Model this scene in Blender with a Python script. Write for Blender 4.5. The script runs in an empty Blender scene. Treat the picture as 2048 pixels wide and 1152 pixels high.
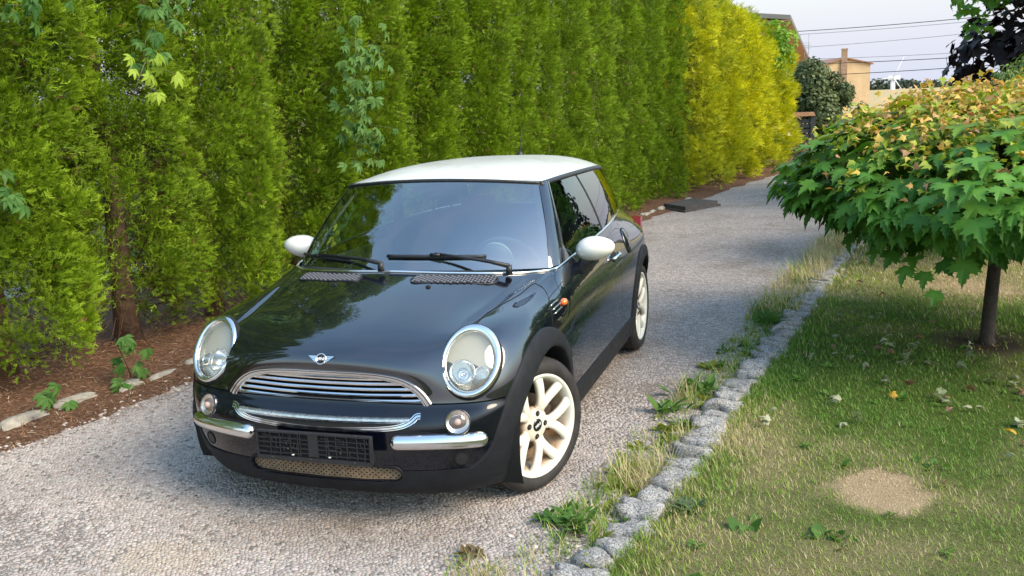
import bpy, bmesh, math, random
import numpy as np
from mathutils import Vector, Matrix
from mathutils.bvhtree import BVHTree
R = math.radians
rng = np.random.default_rng(7)
random.seed(7)
SC = bpy.context.scene
COL = SC.collection

# ------------------------------------------------------------------ camera
cd = bpy.data.cameras.new('camera'); CAM = bpy.data.objects.new('camera', cd); COL.objects.link(CAM)
SC.camera = CAM
_yaw, _pit, _rol = R(18.1449), R(-11.216), R(-2.3888)
_fw = Vector((-math.sin(_yaw)*math.cos(_pit), math.cos(_yaw)*math.cos(_pit), math.sin(_pit)))
_r = Vector((math.cos(_yaw), math.sin(_yaw), 0)); _u = _r.cross(_fw)
_r2 = _r*math.cos(_rol)+_u*math.sin(_rol); _u2 = -_r*math.sin(_rol)+_u*math.cos(_rol)
CAMPOS = Vector((1.94447, -3.87708, 1.73943))
CAM.matrix_world = Matrix(((_r2.x, _u2.x, -_fw.x, CAMPOS.x), (_r2.y, _u2.y, -_fw.y, CAMPOS.y),
                           (_r2.z, _u2.z, -_fw.z, CAMPOS.z), (0, 0, 0, 1)))
cd.sensor_width = 36.0; cd.lens = 1863.19/2048*36.0
cd.clip_start = 0.05; cd.clip_end = 3000

# ------------------------------------------------------------------ sky, sun, exposure
SUN_EL, SUN_AZ = R(40), R(107)       # azimuth measured from +Y (ahead) towards +X (right)
W = bpy.data.worlds.new('World'); SC.world = W; W.use_nodes = True
nt = W.node_tree; nt.nodes.clear()
out = nt.nodes.new('ShaderNodeOutputWorld'); bg = nt.nodes.new('ShaderNodeBackground')
sky = nt.nodes.new('ShaderNodeTexSky'); sky.sky_type = 'NISHITA'; sky.sun_disc = False
sky.sun_elevation = SUN_EL; sky.sun_rotation = SUN_AZ
sky.air_density = 2.2; sky.dust_density = 0.9; sky.ozone_density = 4.0; sky.altitude = 120
tc = nt.nodes.new('ShaderNodeTexCoord'); mp = nt.nodes.new('ShaderNodeMapping')
mp.inputs['Scale'].default_value = (1.2, 1.2, 3.6)
nz = nt.nodes.new('ShaderNodeTexNoise'); nz.inputs['Scale'].default_value = 1.7
nz.inputs['Detail'].default_value = 5; nz.inputs['Roughness'].default_value = 0.52
rp = nt.nodes.new('ShaderNodeValToRGB'); rp.color_ramp.elements[0].position = 0.46; rp.color_ramp.elements[1].position = 0.76
rp.color_ramp.elements[0].color = (0.0, 0.0, 0.0, 1); rp.color_ramp.elements[1].color = (0.20, 0.20, 0.20, 1)
mx = nt.nodes.new('ShaderNodeMixRGB'); mx.inputs['Color2'].default_value = (3.4, 3.6, 4.3, 1)
# thin bright haze towards the horizon, the same all round
sz = nt.nodes.new('ShaderNodeSeparateXYZ'); hz = nt.nodes.new('ShaderNodeMapRange'); hz.inputs['From Min'].default_value = 0.0; hz.inputs['From Max'].default_value = 0.36
hz.inputs['To Min'].default_value = 1.0; hz.inputs['To Max'].default_value = 0.0; hz.interpolation_type = 'SMOOTHSTEP'
mh = nt.nodes.new('ShaderNodeMixRGB'); mh.inputs['Color2'].default_value = (1.95, 2.1, 2.58, 1); hm = nt.nodes.new('ShaderNodeMath'); hm.operation = 'MULTIPLY'; hm.inputs[1].default_value = 0.96
L = nt.links.new
L(tc.outputs['Generated'], mp.inputs['Vector']); L(mp.outputs['Vector'], nz.inputs['Vector'])
L(nz.outputs['Fac'], rp.inputs['Fac']); L(rp.outputs['Color'], mx.inputs['Fac'])
L(tc.outputs['Generated'], sz.inputs[0]); L(sz.outputs['Z'], hz.inputs['Value']); L(hz.outputs[0], hm.inputs[0]); L(hm.outputs[0], mh.inputs['Fac'])
L(sky.outputs['Color'], mh.inputs['Color1']); L(mh.outputs['Color'], mx.inputs['Color1']); L(mx.outputs['Color'], bg.inputs['Color'])
bg.inputs['Strength'].default_value = 0.15
L(bg.outputs['Background'], out.inputs['Surface'])

sl = bpy.data.lights.new('sun', 'SUN'); sl.energy = 2.1; sl.angle = R(34); sl.color = (1.0, 0.84, 0.62)
so = bpy.data.objects.new('sun', sl); COL.objects.link(so)
_sd = Vector((math.sin(SUN_AZ)*math.cos(SUN_EL), math.cos(SUN_AZ)*math.cos(SUN_EL), math.sin(SUN_EL)))
so.rotation_euler = _sd.to_track_quat('Z', 'Y').to_euler(); so.location = _sd*30
SC.view_settings.view_transform = 'Standard'; SC.view_settings.look = 'None'
SC.view_settings.gamma = 1; SC.view_settings.use_curve_mapping = False
SC.view_settings.exposure = 1.30
SC.cycles.max_bounces = 8; SC.cycles.transparent_max_bounces = 16
SC.cycles.use_denoising = True
SC.cycles.caustics_reflective = False; SC.cycles.caustics_refractive = False

# ------------------------------------------------------------------ helpers
def tag(o, label=None, cat=None, group=None, kind=None):
    if label: o['label'] = label
    if cat: o['category'] = cat
    if group: o['group'] = group
    if kind: o['kind'] = kind
    return o
def empty(name, loc=(0, 0, 0), parent=None, rz=0):
    o = bpy.data.objects.new(name, None); COL.objects.link(o)
    o.empty_display_size = 0.1
    if parent: o.parent = parent
    o.location = loc; o.rotation_euler = (0, 0, rz)
    return o
def mesh_from(name, V, F, mat=None, smooth=True, mats=None, mi=None):
    """V: (n,3); F: (m,3)/(m,4) array or list of index lists"""
    me = bpy.data.meshes.new(name)
    V = np.asarray(V, dtype=np.float32).reshape(-1, 3)
    if isinstance(F, np.ndarray):
        m, k = F.shape
        me.vertices.add(len(V)); me.vertices.foreach_set('co', V.ravel())
        me.loops.add(m*k); me.loops.foreach_set('vertex_index', F.astype(np.int32).ravel())
        me.polygons.add(m); me.polygons.foreach_set('loop_start', np.arange(0, m*k, k, dtype=np.int32))
        me.polygons.foreach_set('loop_total', np.full(m, k, dtype=np.int32))
        me.update(calc_edges=True); me.validate()
    else:
        me.from_pydata([tuple(v) for v in V], [], [list(map(int, f)) for f in F])
    if smooth: me.polygons.foreach_set('use_smooth', np.ones(len(me.polygons), dtype=bool))
    if mats:
        for q in mats: me.materials.append(q)
    elif mat: me.materials.append(mat)
    if mi is not None: me.polygons.foreach_set('material_index', np.asarray(mi, dtype=np.int32))
    me.update()
    return me
def link(name, me, parent=None, loc=None):
    o = bpy.data.objects.new(name, me); COL.objects.link(o)
    if parent: o.parent = parent
    if loc is not None: o.location = loc
    return o
def add(name, V, F, mat, parent=None, smooth=True, **k):
    return link(name, mesh_from(name, V, F, mat, smooth, **k), parent)
class MB:
    """collects shapes (lists of verts and faces) into one mesh"""
    def __init__(s): s.V = []; s.F = []
    def add(s, V, F):
        b = len(s.V); s.V += [tuple(v) for v in V]; s.F += [[b+i for i in f] for f in F]
        return s
    def box(s, c, h, rot=None, taper=None):
        x, y, z = h
        P = [Vector((sx*x, sy*y, sz*z)) for sz in (-1, 1) for sy in (-1, 1) for sx in (-1, 1)]
        if taper: P = [Vector((p.x*(taper if p.z > 0 else 1), p.y*(taper if p.z > 0 else 1), p.z)) for p in P]
        if rot: P = [rot @ p for p in P]
        c = Vector(c)
        return s.add([p+c for p in P], [(0, 2, 3, 1), (4, 5, 7, 6), (0, 1, 5, 4), (2, 6, 7, 3), (0, 4, 6, 2), (1, 3, 7, 5)])
    def tube(s, pts, r, n=8, cap=True):
        pts = [Vector(p) for p in pts]; V = []; F = []
        rr = r if hasattr(r, '__len__') else [r]*len(pts)
        up = None
        for i, p in enumerate(pts):
            t = (pts[min(i+1, len(pts)-1)]-pts[max(i-1, 0)]).normalized()
            if up is None:
                up = Vector((0, 0, 1)) if abs(t.z) < 0.9 else Vector((1, 0, 0))
            a = t.cross(up).normalized(); up = a.cross(t).normalized()
            for k in range(n):
                g = 2*math.pi*k/n
                V.append(p+(a*math.cos(g)+up*math.sin(g))*rr[i])
        for i in range(len(pts)-1):
            for k in range(n):
                q = (k+1) % n
                F.append((i*n+k, i*n+q, (i+1)*n+q, (i+1)*n+k))
        if cap:
            F.append(tuple(range(n-1, -1, -1))); F.append(tuple((len(pts)-1)*n+k for k in range(n)))
        return s.add(V, F)
    def lathe(s, prof, M=None, n=32, cap=False):
        """prof [(r,h)], axis local Z, M = matrix"""
        V = []; F = []
        for (r, h) in prof:
            for k in range(n):
                g = 2*math.pi*k/n
                v = Vector((r*math.cos(g), r*math.sin(g), h))
                V.append(M @ v if M else v)
        for i in range(len(prof)-1):
            for k in range(n):
                q = (k+1) % n
                F.append((i*n+k, i*n+q, (i+1)*n+q, (i+1)*n+k))
        if cap: F.append(tuple(range(n-1, -1, -1))); F.append(tuple((len(prof)-1)*n+k for k in range(n)))
        return s.add(V, F)
    def sweep(s, pts, nrm, prof, closed=False, cap=True, scale=None):
        """profile (a,b): a along binormal, b along normal"""
        pts = [Vector(p) for p in pts]; m = len(pts); n = len(prof); V = []; F = []
        for i, p in enumerate(pts):
            if closed: t = pts[(i+1) % m]-pts[i-1]
            else: t = pts[min(i+1, m-1)]-pts[max(i-1, 0)]
            t.normalize(); N = Vector(nrm[i]); N = (N-t*N.dot(t)).normalized(); B = N.cross(t)
            k = scale[i] if scale else 1.0
            for (a, b) in prof: V.append(p+B*a*k+N*b*(k if scale else 1))
        for i in range(m if closed else m-1):
            j = (i+1) % m
            for k in range(n):
                q = (k+1) % n
                F.append((i*n+k, i*n+q, j*n+q, j*n+k))
        if cap and not closed:
            F.append(tuple(range(n-1, -1, -1))); F.append(tuple((m-1)*n+k for k in range(n)))
        return s.add(V, F)
    def build(s, name, mat, parent=None, smooth=True):
        return add(name, np.array([tuple(v) for v in s.V]), s.F, mat, parent, smooth)
def fix_normals(o):
    bm = bmesh.new(); bm.from_mesh(o.data); bmesh.ops.recalc_face_normals(bm, faces=bm.faces); bm.to_mesh(o.data); bm.free(); return o
def autosmooth(o, deg=40):
    me = o.data
    bm = bmesh.new(); bm.from_mesh(me)
    for e in bm.edges:
        e.smooth = not (len(e.link_faces) == 2 and e.calc_face_angle(0) > R(deg))
    bm.to_mesh(me); bm.free(); return o

# ------------------------------------------------------------------ materials
MATS = {}
def nodemat(name):
    m = bpy.data.materials.new(name); m.use_nodes = True
    return m, m.node_tree, m.node_tree.nodes['Principled BSDF']
def pset(p, **k):
    names = {'base': 'Base Color', 'rough': 'Roughness', 'metal': 'Metallic', 'spec': 'Specular IOR Level', 'coat': 'Coat Weight',
             'coatr': 'Coat Roughness', 'ior': 'IOR', 'trans': 'Transmission Weight', 'alpha': 'Alpha', 'coatior': 'Coat IOR'}
    for a, v in k.items():
        i = p.inputs[names[a]]
        i.default_value = (*v, 1) if a == 'base' else v
def noise(nt_, scale, detail=4, rough=0.55, vec=None):
    n = nt_.nodes.new('ShaderNodeTexNoise'); n.inputs['Scale'].default_value = scale
    n.inputs['Detail'].default_value = detail; n.inputs['Roughness'].default_value = rough
    if vec is not None: nt_.links.new(vec, n.inputs['Vector'])
    return n
def ramp(nt_, src, stops):
    r = nt_.nodes.new('ShaderNodeValToRGB'); e = r.color_ramp.elements
    while len(e) < len(stops): e.new(0.5)
    for q, (p, c) in zip(e, stops): q.position = p; q.color = (*c, 1) if len(c) == 3 else c
    nt_.links.new(src, r.inputs['Fac']); return r
def objcoord(nt_):
    return nt_.nodes.new('ShaderNodeTexCoord').outputs['Object']
def simple(name, base, rough=0.5, metal=0.0, var=0.0, vscale=40, bump=0.0, bscale=200, coat=0.0, spec=0.5, rvar=0.0):
    m, t, p = nodemat(name); pset(p, base=base, rough=rough, metal=metal, coat=coat, spec=spec)
    oc = objcoord(t)
    if var:
        n = noise(t, vscale, 5, 0.6, oc)
        lo = tuple(c*(1-var) for c in base); hi = tuple(min(1, c*(1+var)) for c in base)
        r = ramp(t, n.outputs['Fac'], [(0.3, lo), (0.7, hi)]); t.links.new(r.outputs['Color'], p.inputs['Base Color'])
    if rvar:
        n = noise(t, vscale*0.6, 4, 0.6, oc)
        r = ramp(t, n.outputs['Fac'], [(0.35, (rough,)*3), (0.75, (min(1, rough+rvar),)*3)]); t.links.new(r.outputs['Color'], p.inputs['Roughness'])
    if bump:
        n = noise(t, bscale, 4, 0.6, oc); b = t.nodes.new('ShaderNodeBump'); b.inputs['Strength'].default_value = bump
        b.inputs['Distance'].default_value = 0.01
        t.links.new(n.outputs['Fac'], b.inputs['Height']); t.links.new(b.outputs['Normal'], p.inputs['Normal'])
    MATS[name] = m
    return m
def glassmat(name, tint, tintfac=1.0, rough=0.0, body=None, bodyfac=0.0, r0=0.05):
    """thin pane: Schlick mix of tinted see-through and mirror"""
    m, t, p = nodemat(name); t.nodes.remove(p); o = t.nodes['Material Output']
    tr = t.nodes.new('ShaderNodeBsdfTransparent'); tr.inputs['Color'].default_value = (*tint, 1)
    gl = t.nodes.new('ShaderNodeBsdfGlossy'); gl.inputs['Roughness'].default_value = rough
    gl.inputs['Color'].default_value = (1, 1, 1, 1)
    lw = t.nodes.new('ShaderNodeLayerWeight'); lw.inputs['Blend'].default_value = 0.5
    pw = t.nodes.new('ShaderNodeMath'); pw.operation = 'POWER'; pw.inputs[1].default_value = 5
    t.links.new(lw.outputs['Facing'], pw.inputs[0])
    mr = t.nodes.new('ShaderNodeMapRange'); mr.inputs['To Min'].default_value = r0; mr.inputs['To Max'].default_value = 1.0
    t.links.new(pw.outputs[0], mr.inputs['Value'])
    a = tr.outputs[0]
    if body:
        df = t.nodes.new('ShaderNodeBsdfDiffuse'); df.inputs['Color'].default_value = (*body, 1)
        m2 = t.nodes.new('ShaderNodeMixShader'); m2.inputs[0].default_value = bodyfac
        t.links.new(tr.outputs[0], m2.inputs[1]); t.links.new(df.outputs[0], m2.inputs[2]); a = m2.outputs[0]
    ms = t.nodes.new('ShaderNodeMixShader'); t.links.new(mr.outputs[0], ms.inputs[0])
    t.links.new(a, ms.inputs[1]); t.links.new(gl.outputs[0], ms.inputs[2]); t.links.new(ms.outputs[0], o.inputs['Surface'])
    MATS[name] = m
    return m
# ================================================================== THE CAR
def build_car():
    # ---- paint: very dark navy under clear coat, faint dust and specks
    m, t, p = nodemat('car_paint'); pset(p, base=(0.0045, 0.0055, 0.0095), rough=0.25, spec=0.1, coat=1.0, coatr=0.015, ior=1.5, coatior=2.05)
    oc = objcoord(t); n = noise(t, 9, 6, 0.65, oc)
    r = ramp(t, n.outputs['Fac'], [(0.42, (0.0022, 0.0031, 0.0080)), (0.75, (0.0048, 0.0053, 0.0095))]); t.links.new(r.outputs['Color'], p.inputs['Base Color'])
    n2 = noise(t, 3.5, 5, 0.6, oc); r2 = ramp(t, n2.outputs['Fac'], [(0.4, (0.002,)*3), (0.8, (0.022,)*3)]); t.links.new(r2.outputs['Color'], p.inputs['Coat Roughness'])
    b = t.nodes.new('ShaderNodeBump'); b.inputs['Strength'].default_value = 0.008; b.inputs['Distance'].default_value = 0.02
    n3 = noise(t, 6, 2, 0.4, oc); t.links.new(n3.outputs['Fac'], b.inputs['Height']); t.links.new(b.outputs['Normal'], p.inputs['Coat Normal'])
    PAINT = m
    BPAINT = m.copy(); BPAINT.name = 'bumper_paint'; BPAINT.node_tree.nodes['Principled BSDF'].inputs['Coat IOR'].default_value = 1.5
    # white roof paint with dusty patches
    m, t, p = nodemat('roof_paint'); pset(p, base=(0.72, 0.72, 0.69), rough=0.3, coat=0.5, coatr=0.1)
    oc = objcoord(t); n = noise(t, 4.5, 6, 0.65, oc)
    r = ramp(t, n.outputs['Fac'], [(0.50, (0.76, 0.76, 0.73)), (0.62, (0.66, 0.65, 0.60)), (0.8, (0.72, 0.71, 0.67))]); t.links.new(r.outputs['Color'], p.inputs['Base Color'])
    WHITE = m
    CREAM = simple('mirror_white', (0.74, 0.73, 0.66), 0.22, coat=0.6, var=0.04, vscale=8)
    # cream wheel paint with rust-brown brake dust
    m, t, p = nodemat('wheel_paint'); pset(p, base=(0.70, 0.69, 0.61), rough=0.35, coat=0.25)
    oc = objcoord(t); n = noise(t, 7, 5, 0.7, oc)
    sx = t.nodes.new('ShaderNodeSeparateXYZ'); t.links.new(oc, sx.inputs[0])
    mr = t.nodes.new('ShaderNodeMapRange'); mr.inputs['From Min'].default_value = -0.006; mr.inputs['From Max'].default_value = -0.040
    t.links.new(sx.outputs['Z'], mr.inputs['Value'])
    mu = t.nodes.new('ShaderNodeMath'); mu.operation = 'MULTIPLY'
    rr = ramp(t, n.outputs['Fac'], [(0.30, (0.10, 0.10, 0.10)), (0.58, (1, 1, 1))]); t.links.new(rr.outputs['Color'], mu.inputs[0]); t.links.new(mr.outputs[0], mu.inputs[1])
    mxx = t.nodes.new('ShaderNodeMixRGB'); mxx.inputs['Color1'].default_value = (0.69, 0.68, 0.60, 1); mxx.inputs['Color2'].default_value = (0.40, 0.22, 0.10, 1)
    t.links.new(mu.outputs[0], mxx.inputs['Fac']); t.links.new(mxx.outputs['Color'], p.inputs['Base Color'])
    WHEEL = m
    CLAD = simple('black_cladding', (0.010, 0.011, 0.014), 0.55, var=0.35, vscale=14, bump=0.25, bscale=900, spec=0.28, rvar=0.2)
    PLAST = simple('black_plastic', (0.016, 0.016, 0.018), 0.45, var=0.3, vscale=30, bump=0.15, bscale=500)
    DARK = simple('dark_inside', (0.006, 0.006, 0.006), 0.9)
    GLOSS = simple('gloss_black', (0.006, 0.007, 0.010), 0.12, coat=1.0)
    CHROME = simple('chrome', (0.80, 0.80, 0.80), 0.07, 1.0, rvar=0.18, vscale=25)
    DULLCH = simple('worn_chrome', (0.62, 0.61, 0.58), 0.18, 1.0, var=0.25, vscale=60, rvar=0.25)
    REFL = simple('reflector', (0.83, 0.83, 0.80), 0.16, 1.0, bump=0.2, bscale=60)
    RUBBER = simple('tyre_rubber', (0.022, 0.019, 0.018), 0.75, var=0.5, vscale=18, bump=0.2, bscale=250)
    TREADM = simple('tyre_tread', (0.030, 0.025, 0.023), 0.85, var=0.4, vscale=25, bump=0.3, bscale=200)
    IRON = simple('brake_iron', (0.10, 0.075, 0.06), 0.6, 0.6, var=0.4, vscale=20)
    TAN = simple('dusty_mesh', (0.23, 0.16, 0.10), 0.7, var=0.35, vscale=30)
    SEATM = simple('seat_cloth', (0.022, 0.024, 0.028), 0.85, var=0.3, vscale=60)
    DASH = simple('dash_plastic', (0.085, 0.09, 0.095), 0.6, bump=0.1, bscale=300)
    TRIM = simple('grey_trim', (0.36, 0.37, 0.34), 0.7, var=0.1, vscale=20)
    ORANGE = simple('orange_lens', (0.85, 0.17, 0.02), 0.15, coat=1.0, var=0.2, vscale=60)
    REDL = simple('red_lens', (0.35, 0.01, 0.01), 0.15, coat=1.0)
    WGLASS = glassmat('windscreen_glass', (0.66, 0.80, 0.73), r0=0.30)
    SGLASS = glassmat('side_glass', (0.30, 0.38, 0.35), r0=0.14)
    LENS = glassmat('lamp_glass', (0.93, 0.94, 0.92), r0=0.05, body=(0.55, 0.53, 0.46), bodyfac=0.15)
    LENS2 = glassmat('clear_lens', (0.95, 0.93, 0.90), r0=0.05, body=(0.55, 0.42, 0.36), bodyfac=0.16)
    WTEXT = simple('badge_white', (0.75, 0.75, 0.75), 0.3)

    car = empty('hatchback_car')
    tag(car, 'black three-door hatchback with white roof, white mirrors and cream wheels, parked on the gravel drive', 'car')

    # ---------------- body surface: control table, one column of 15 points per station
    def fr(x, ys, zs, xs=None):
        return [((xs[i] if xs else x), ys[i], zs[i]) for i in range(15)]
    T = []
    T.append(fr(0.0, [-.555, -.597, -.612, -.618, -.615, -.598, -.570, -.545, -.540, -.552, -.525, -.415, -.200, .000, .200],
                [.155, .190, .270, .370, .450, .490, .515, .545, .635, .692, .745, .800, .864, .914, .955]))
    T.append(fr(0.2, [-.550, -.590, -.606, -.612, -.609, -.592, -.564, -.538, -.533, -.542, -.514, -.406, -.195, .005, .210],
                [.155, .190, .270, .370, .450, .490, .515, .545, .630, .688, .741, .796, .858, .908, .950]))
    T.append(fr(0.4, [-.520, -.562, -.582, -.590, -.588, -.572, -.551, -.529, -.520, -.514, -.470, -.362, -.170, .030, .252],
                [.155, .190, .270, .370, .450, .490, .516, .545, .620, .682, .733, .786, .841, .888, .942]))
    T.append(fr(0, [-.470, -.505, -.535, -.548, -.548, -.535, -.516, -.496, -.482, -.450, -.402, -.330, -.145, .060, .300],
                [.155, .190, .270, .370, .450, .492, .518, .545, .610, .680, .745, .798, .836, .872, .935],
                [.540, .545, .550, .555, .555, .555, .555, .555, .553, .550, .546, .538, .530, .520, .500]))
    T.append(fr(0, [-.400, -.430, -.468, -.487, -.490, -.482, -.468, -.452, -.440, -.402, -.346, -.272, -.110, .090, .350],
                [.155, .190, .270, .370, .450, .500, .525, .550, .610, .685, .757, .808, .839, .868, .928],
                [.640, .655, .668, .675, .680, .683, .685, .686, .688, .687, .680, .663, .640, .615, .580]))
    T.append(fr(0, [-.330, -.350, -.375, -.390, -.395, -.390, -.380, -.370, -.360, -.325, -.270, -.190, -.050, .130, .400],
                [.155, .190, .270, .370, .450, .505, .530, .555, .610, .687, .762, .812, .841, .866, .923],
                [.700, .722, .740, .752, .758, .763, .766, .768, .768, .762, .743, .713, .679, .648, .630]))
    T.append(fr(0, [-.220, -.235, -.250, -.258, -.262, -.260, -.255, -.250, -.240, -.210, -.160, -.090, .030, .190, .450],
                [.155, .190, .270, .370, .450, .510, .535, .560, .620, .697, .772, .817, .843, .866, .920],
                [.745, .768, .785, .797, .803, .808, .811, .813, .812, .802, .775, .737, .697, .666, .667]))
    T.append(fr(0, [-.10, -.10, -.10, -.10, -.10, -.10, -.10, -.10, -.10, -.08, -.05, .00, .11, .25, .485],
                [.155, .190, .270, .370, .450, .515, .540, .568, .630, .706, .779, .822, .846, .868, .918],
                [.765, .790, .808, .820, .827, .831, .834, .835, .833, .820, .789, .749, .708, .680, .702]))
    T.append(fr(0, [.06, .06, .06, .06, .06, .06, .06, .06, .06, .07, .10, .14, .21, .32, .515],
                [.155, .190, .270, .365, .445, .515, .545, .578, .640, .716, .787, .829, .852, .873, .917],
                [.772, .796, .814, .825, .832, .836, .839, .840, .838, .825, .793, .754, .718, .694, .715]))
    def side(ys, dx=0.0, belt=(0.757, 0.948), yo=0.0):
        xs = [.772, .800, .820, .831, .837, .841, .844, .8445, .842, .833, .815, .795, .779, .767]
        zs = [.155, .190, .270, .335, .420, .490, .555, .615, .680, .750, .820]
        b = belt[1]; x9 = .815
        xs[11:14] = [x9+(belt[0]+dx-x9)*k for k in (.33, .60, .82)]
        zs = zs+[.820+(b-.820)*.40, .820+(b-.820)*.66, .820+(b-.820)*.85]
        o = [(xs[i]-dx, ys[i] if hasattr(ys, '__len__') else ys, zs[i]) for i in range(14)]
        return o+[(belt[0], (ys[14] if hasattr(ys, '__len__') else ys), b)]
    T.append(fr(0, [.28, .28, .28, .28, .28, .28, .28, .28, .28, .285, .300, .330, .380, .450, .555],
                [.155, .190, .270, .335, .420, .490, .550, .600, .665, .735, .803, .846, .870, .890, .918],
                [.772, .800, .819, .829, .835, .839, .842, .842, .838, .825, .797, .766, .741, .727, .728]))
    T.append(side([.50]*11+[.51, .525, .55, .61], 0.0, (.742, .925)))
    T.append(side(1.0, 0.0, (.757, .948)))
    T.append(side(1.5, 0.0, (.759, .972)))
    T.append(side(1.95, 0.0, (.736, .990)))
    T.append(side([2.467]*15, 0.006, (.664, 1.000)))
    T.append(side([2.74]*11+[2.735, 2.725, 2.715, 2.70], 0.040, (.590, 1.000)))
    T.append(side([2.84, 2.86, 2.875, 2.88, 2.88, 2.878, 2.876, 2.872, 2.866, 2.858, 2.845, 2.83, 2.815, 2.80, 2.785], 0.135, (.520, 1.0)))
    c = side([2.90, 2.92, 2.935, 2.94, 2.94, 2.938, 2.935, 2.93, 2.925, 2.915, 2.90, 2.885, 2.87, 2.855, 2.84], 0.0, (.34, 1.0))
    T.append([(x*.52, y, z) for x, y, z in c[:-1]]+[c[-1]])
    T.append([(0, y+.012, z) for x, y, z in c])
    P = np.array(T, float)                       # [19,15,3]
    NU, NV = P.shape[0], P.shape[1]
    mir = np.array([-1, 1, 1.])
    def pad(A):
        A = np.concatenate([(A[1]*mir)[None], A, (A[-2]*mir)[None]], 0)
        a0 = 2*A[:, 0]-A[:, 1]; a1 = 2*A[:, -1]-A[:, -2]
        return np.concatenate([a0[:, None], A, a1[:, None]], 1)
    def blur(A):
        Q = pad(A); Q = (Q[:-2]+4*Q[1:-1]+Q[2:])/6
        Q = (Q[:, :-2]+4*Q[:, 1:-1]+Q[:, 2:])/6
        return Q
    C = P.copy()
    for _ in range(2): C = C+0.85*(P-blur(C))
    Cp = pad(C)
    def basis(u, n):
        u = np.clip(u, 0, n-1-1e-9); i = np.floor(u).astype(int); f = u-i
        return i, np.stack([(1-f)**3/6, (3*f**3-6*f**2+4)/6, (-3*f**3+3*f**2+3*f+1)/6, f**3/6], -1)
    def S(u, v):
        u = np.asarray(u, float); v = np.asarray(v, float)
        iu, bu = basis(u, NU); iv, bv = basis(v, NV)
        o = np.zeros(u.shape+(3,))
        for a in range(4):
            for b_ in range(4):
                o += (bu[..., a]*bv[..., b_])[..., None]*Cp[iu+a, iv+b_]
        return groove(o)
    # valley beside the raised wing, from lamp to screen corner
    VAL = np.array([(.548, -.38), (.552, -.205), (.574, -.077), (.594, .046), (.618, .195), (.646, .33), (.68, .43)])
    def groove(o):
        q = np.stack([np.abs(o[..., 0]), o[..., 1]], -1); best = np.full(q.shape[:-1], 9.0); sgn = np.zeros_like(best); tt = np.zeros_like(best)
        for k in range(len(VAL)-1):
            a = VAL[k]; d = VAL[k+1]-a; s_ = np.clip(((q-a)@d)/(d@d), 0, 1); e = q-(a+s_[..., None]*d); L_ = np.sqrt((e**2).sum(-1))
            m_ = L_ < best; best = np.where(m_, L_, best); tt = np.where(m_, (k+s_)/(len(VAL)-1), tt)
        fade = np.clip(tt*5, 0, 1)*np.clip((1-tt)*6, 0, 1)
        w = np.where(o[..., 2] > .72, 1, 0)
        o[..., 2] -= 0.014*np.exp(-(best/0.015)**2)*fade*w
        return o
    def SN(u, v):
        e = 1e-3
        du = S(np.clip(u+e, 0, NU-1), v)-S(np.clip(u-e, 0, NU-1), v); dv = S(u, np.clip(v+e, 0, NV-1))-S(u, np.clip(v-e, 0, NV-1))
        n = np.cross(du, dv); n /= np.maximum(np.linalg.norm(n, axis=-1, keepdims=True), 1e-12)
        return n, du, dv
    def gridF(a, b):
        i = np.arange(a-1)[:, None]*b+np.arange(b-1)[None, :]
        return np.stack([i, i+b, i+b+1, i+1], -1).reshape(-1, 4)
    # lamp plane
    LC = np.array([.617, -.406, .704]); _az, _el, _ro = R(13.44), R(31.7), R(-11.2)
    Ln = np.array([math.sin(_az)*math.cos(_el), -math.cos(_az)*math.cos(_el), math.sin(_el)])
    _h = np.cross([0, 0, 1], Ln); _h /= np.linalg.norm(_h); _v = np.cross(Ln, _h)
    Lh = _h*math.cos(_ro)+_v*math.sin(_ro); Lv = -_h*math.sin(_ro)+_v*math.cos(_ro)
    LA, LB = .1235, .1574
    def in_lamp(Q, k=0.90):
        A = np.stack([np.abs(Q[..., 0]), Q[..., 1], Q[..., 2]], -1)-LC
        return ((A@Lh/LA)**2+(A@Lv/LB)**2 < k*k) & (np.abs(A@Ln) < .12)
    GX = np.array([-.475, -.462, -.445, -.414, -.38, -.347, -.265, -.16, 0, .16, .265, .347, .38, .414, .445, .462, .475])
    GZ = np.array([.549, .572, .595, .621, .640, .653, .667, .6725, .674, .6725, .667, .653, .640, .621, .595, .572, .549])
    def in_grille(Q):
        zt = np.interp(Q[..., 0], GX*.97, GZ-.008, left=0, right=0)
        return (Q[..., 1] < -.42) & (Q[..., 2] < zt) & (Q[..., 2] > .553)
    def in_slot(Q):
        dx = np.maximum(np.abs(Q[..., 0])-.325, 0); dz = Q[..., 2]-.255
        return (dx**2+dz**2 < .034**2) & (Q[..., 1] < -.45)
    def in_arch(Q, r=.372):
        a = (np.abs(Q[..., 0]) > .45)
        return a & (((Q[..., 1])**2+(Q[..., 2]-.307)**2 < r*r) | ((Q[..., 1]-2.467)**2+(Q[..., 2]-.307)**2 < r*r))
    def patch(u0, u1, v0, v1, off=0.0, du=14, dv=8, inset=(1, 1, 1, 1), cuts=(), flange=0.010, mirror=False, gap=.0017, ucap=99):
        """sub-rectangle of the body surface; borders pulled in by half a gap and folded inwards"""
        nu = int(round((u1-u0)*du))+1; nv = int(round((v1-v0)*dv))+1
        uu = np.linspace(u0, u1, nu); vv = np.linspace(v0, v1, nv)
        U, Vv = np.meshgrid(uu, vv, indexing='ij')
        n, dU, dV = SN(U, Vv)
        lu = np.linalg.norm(dU, axis=-1)/2e-3; lv = np.linalg.norm(dV, axis=-1)/2e-3
        if inset[0]: U[0] += gap/lu[1]
        if inset[1]: U[-1] -= gap/lu[-2]
        if inset[2]: Vv[:, 0] += np.where(uu <= ucap+.01, gap, 0)/lv[:, 1]
        if inset[3]: Vv[:, -1] -= gap/lv[:, -2]
        X = S(U, Vv); n, _, _ = SN(U, Vv)
        X = X+n*off
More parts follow.
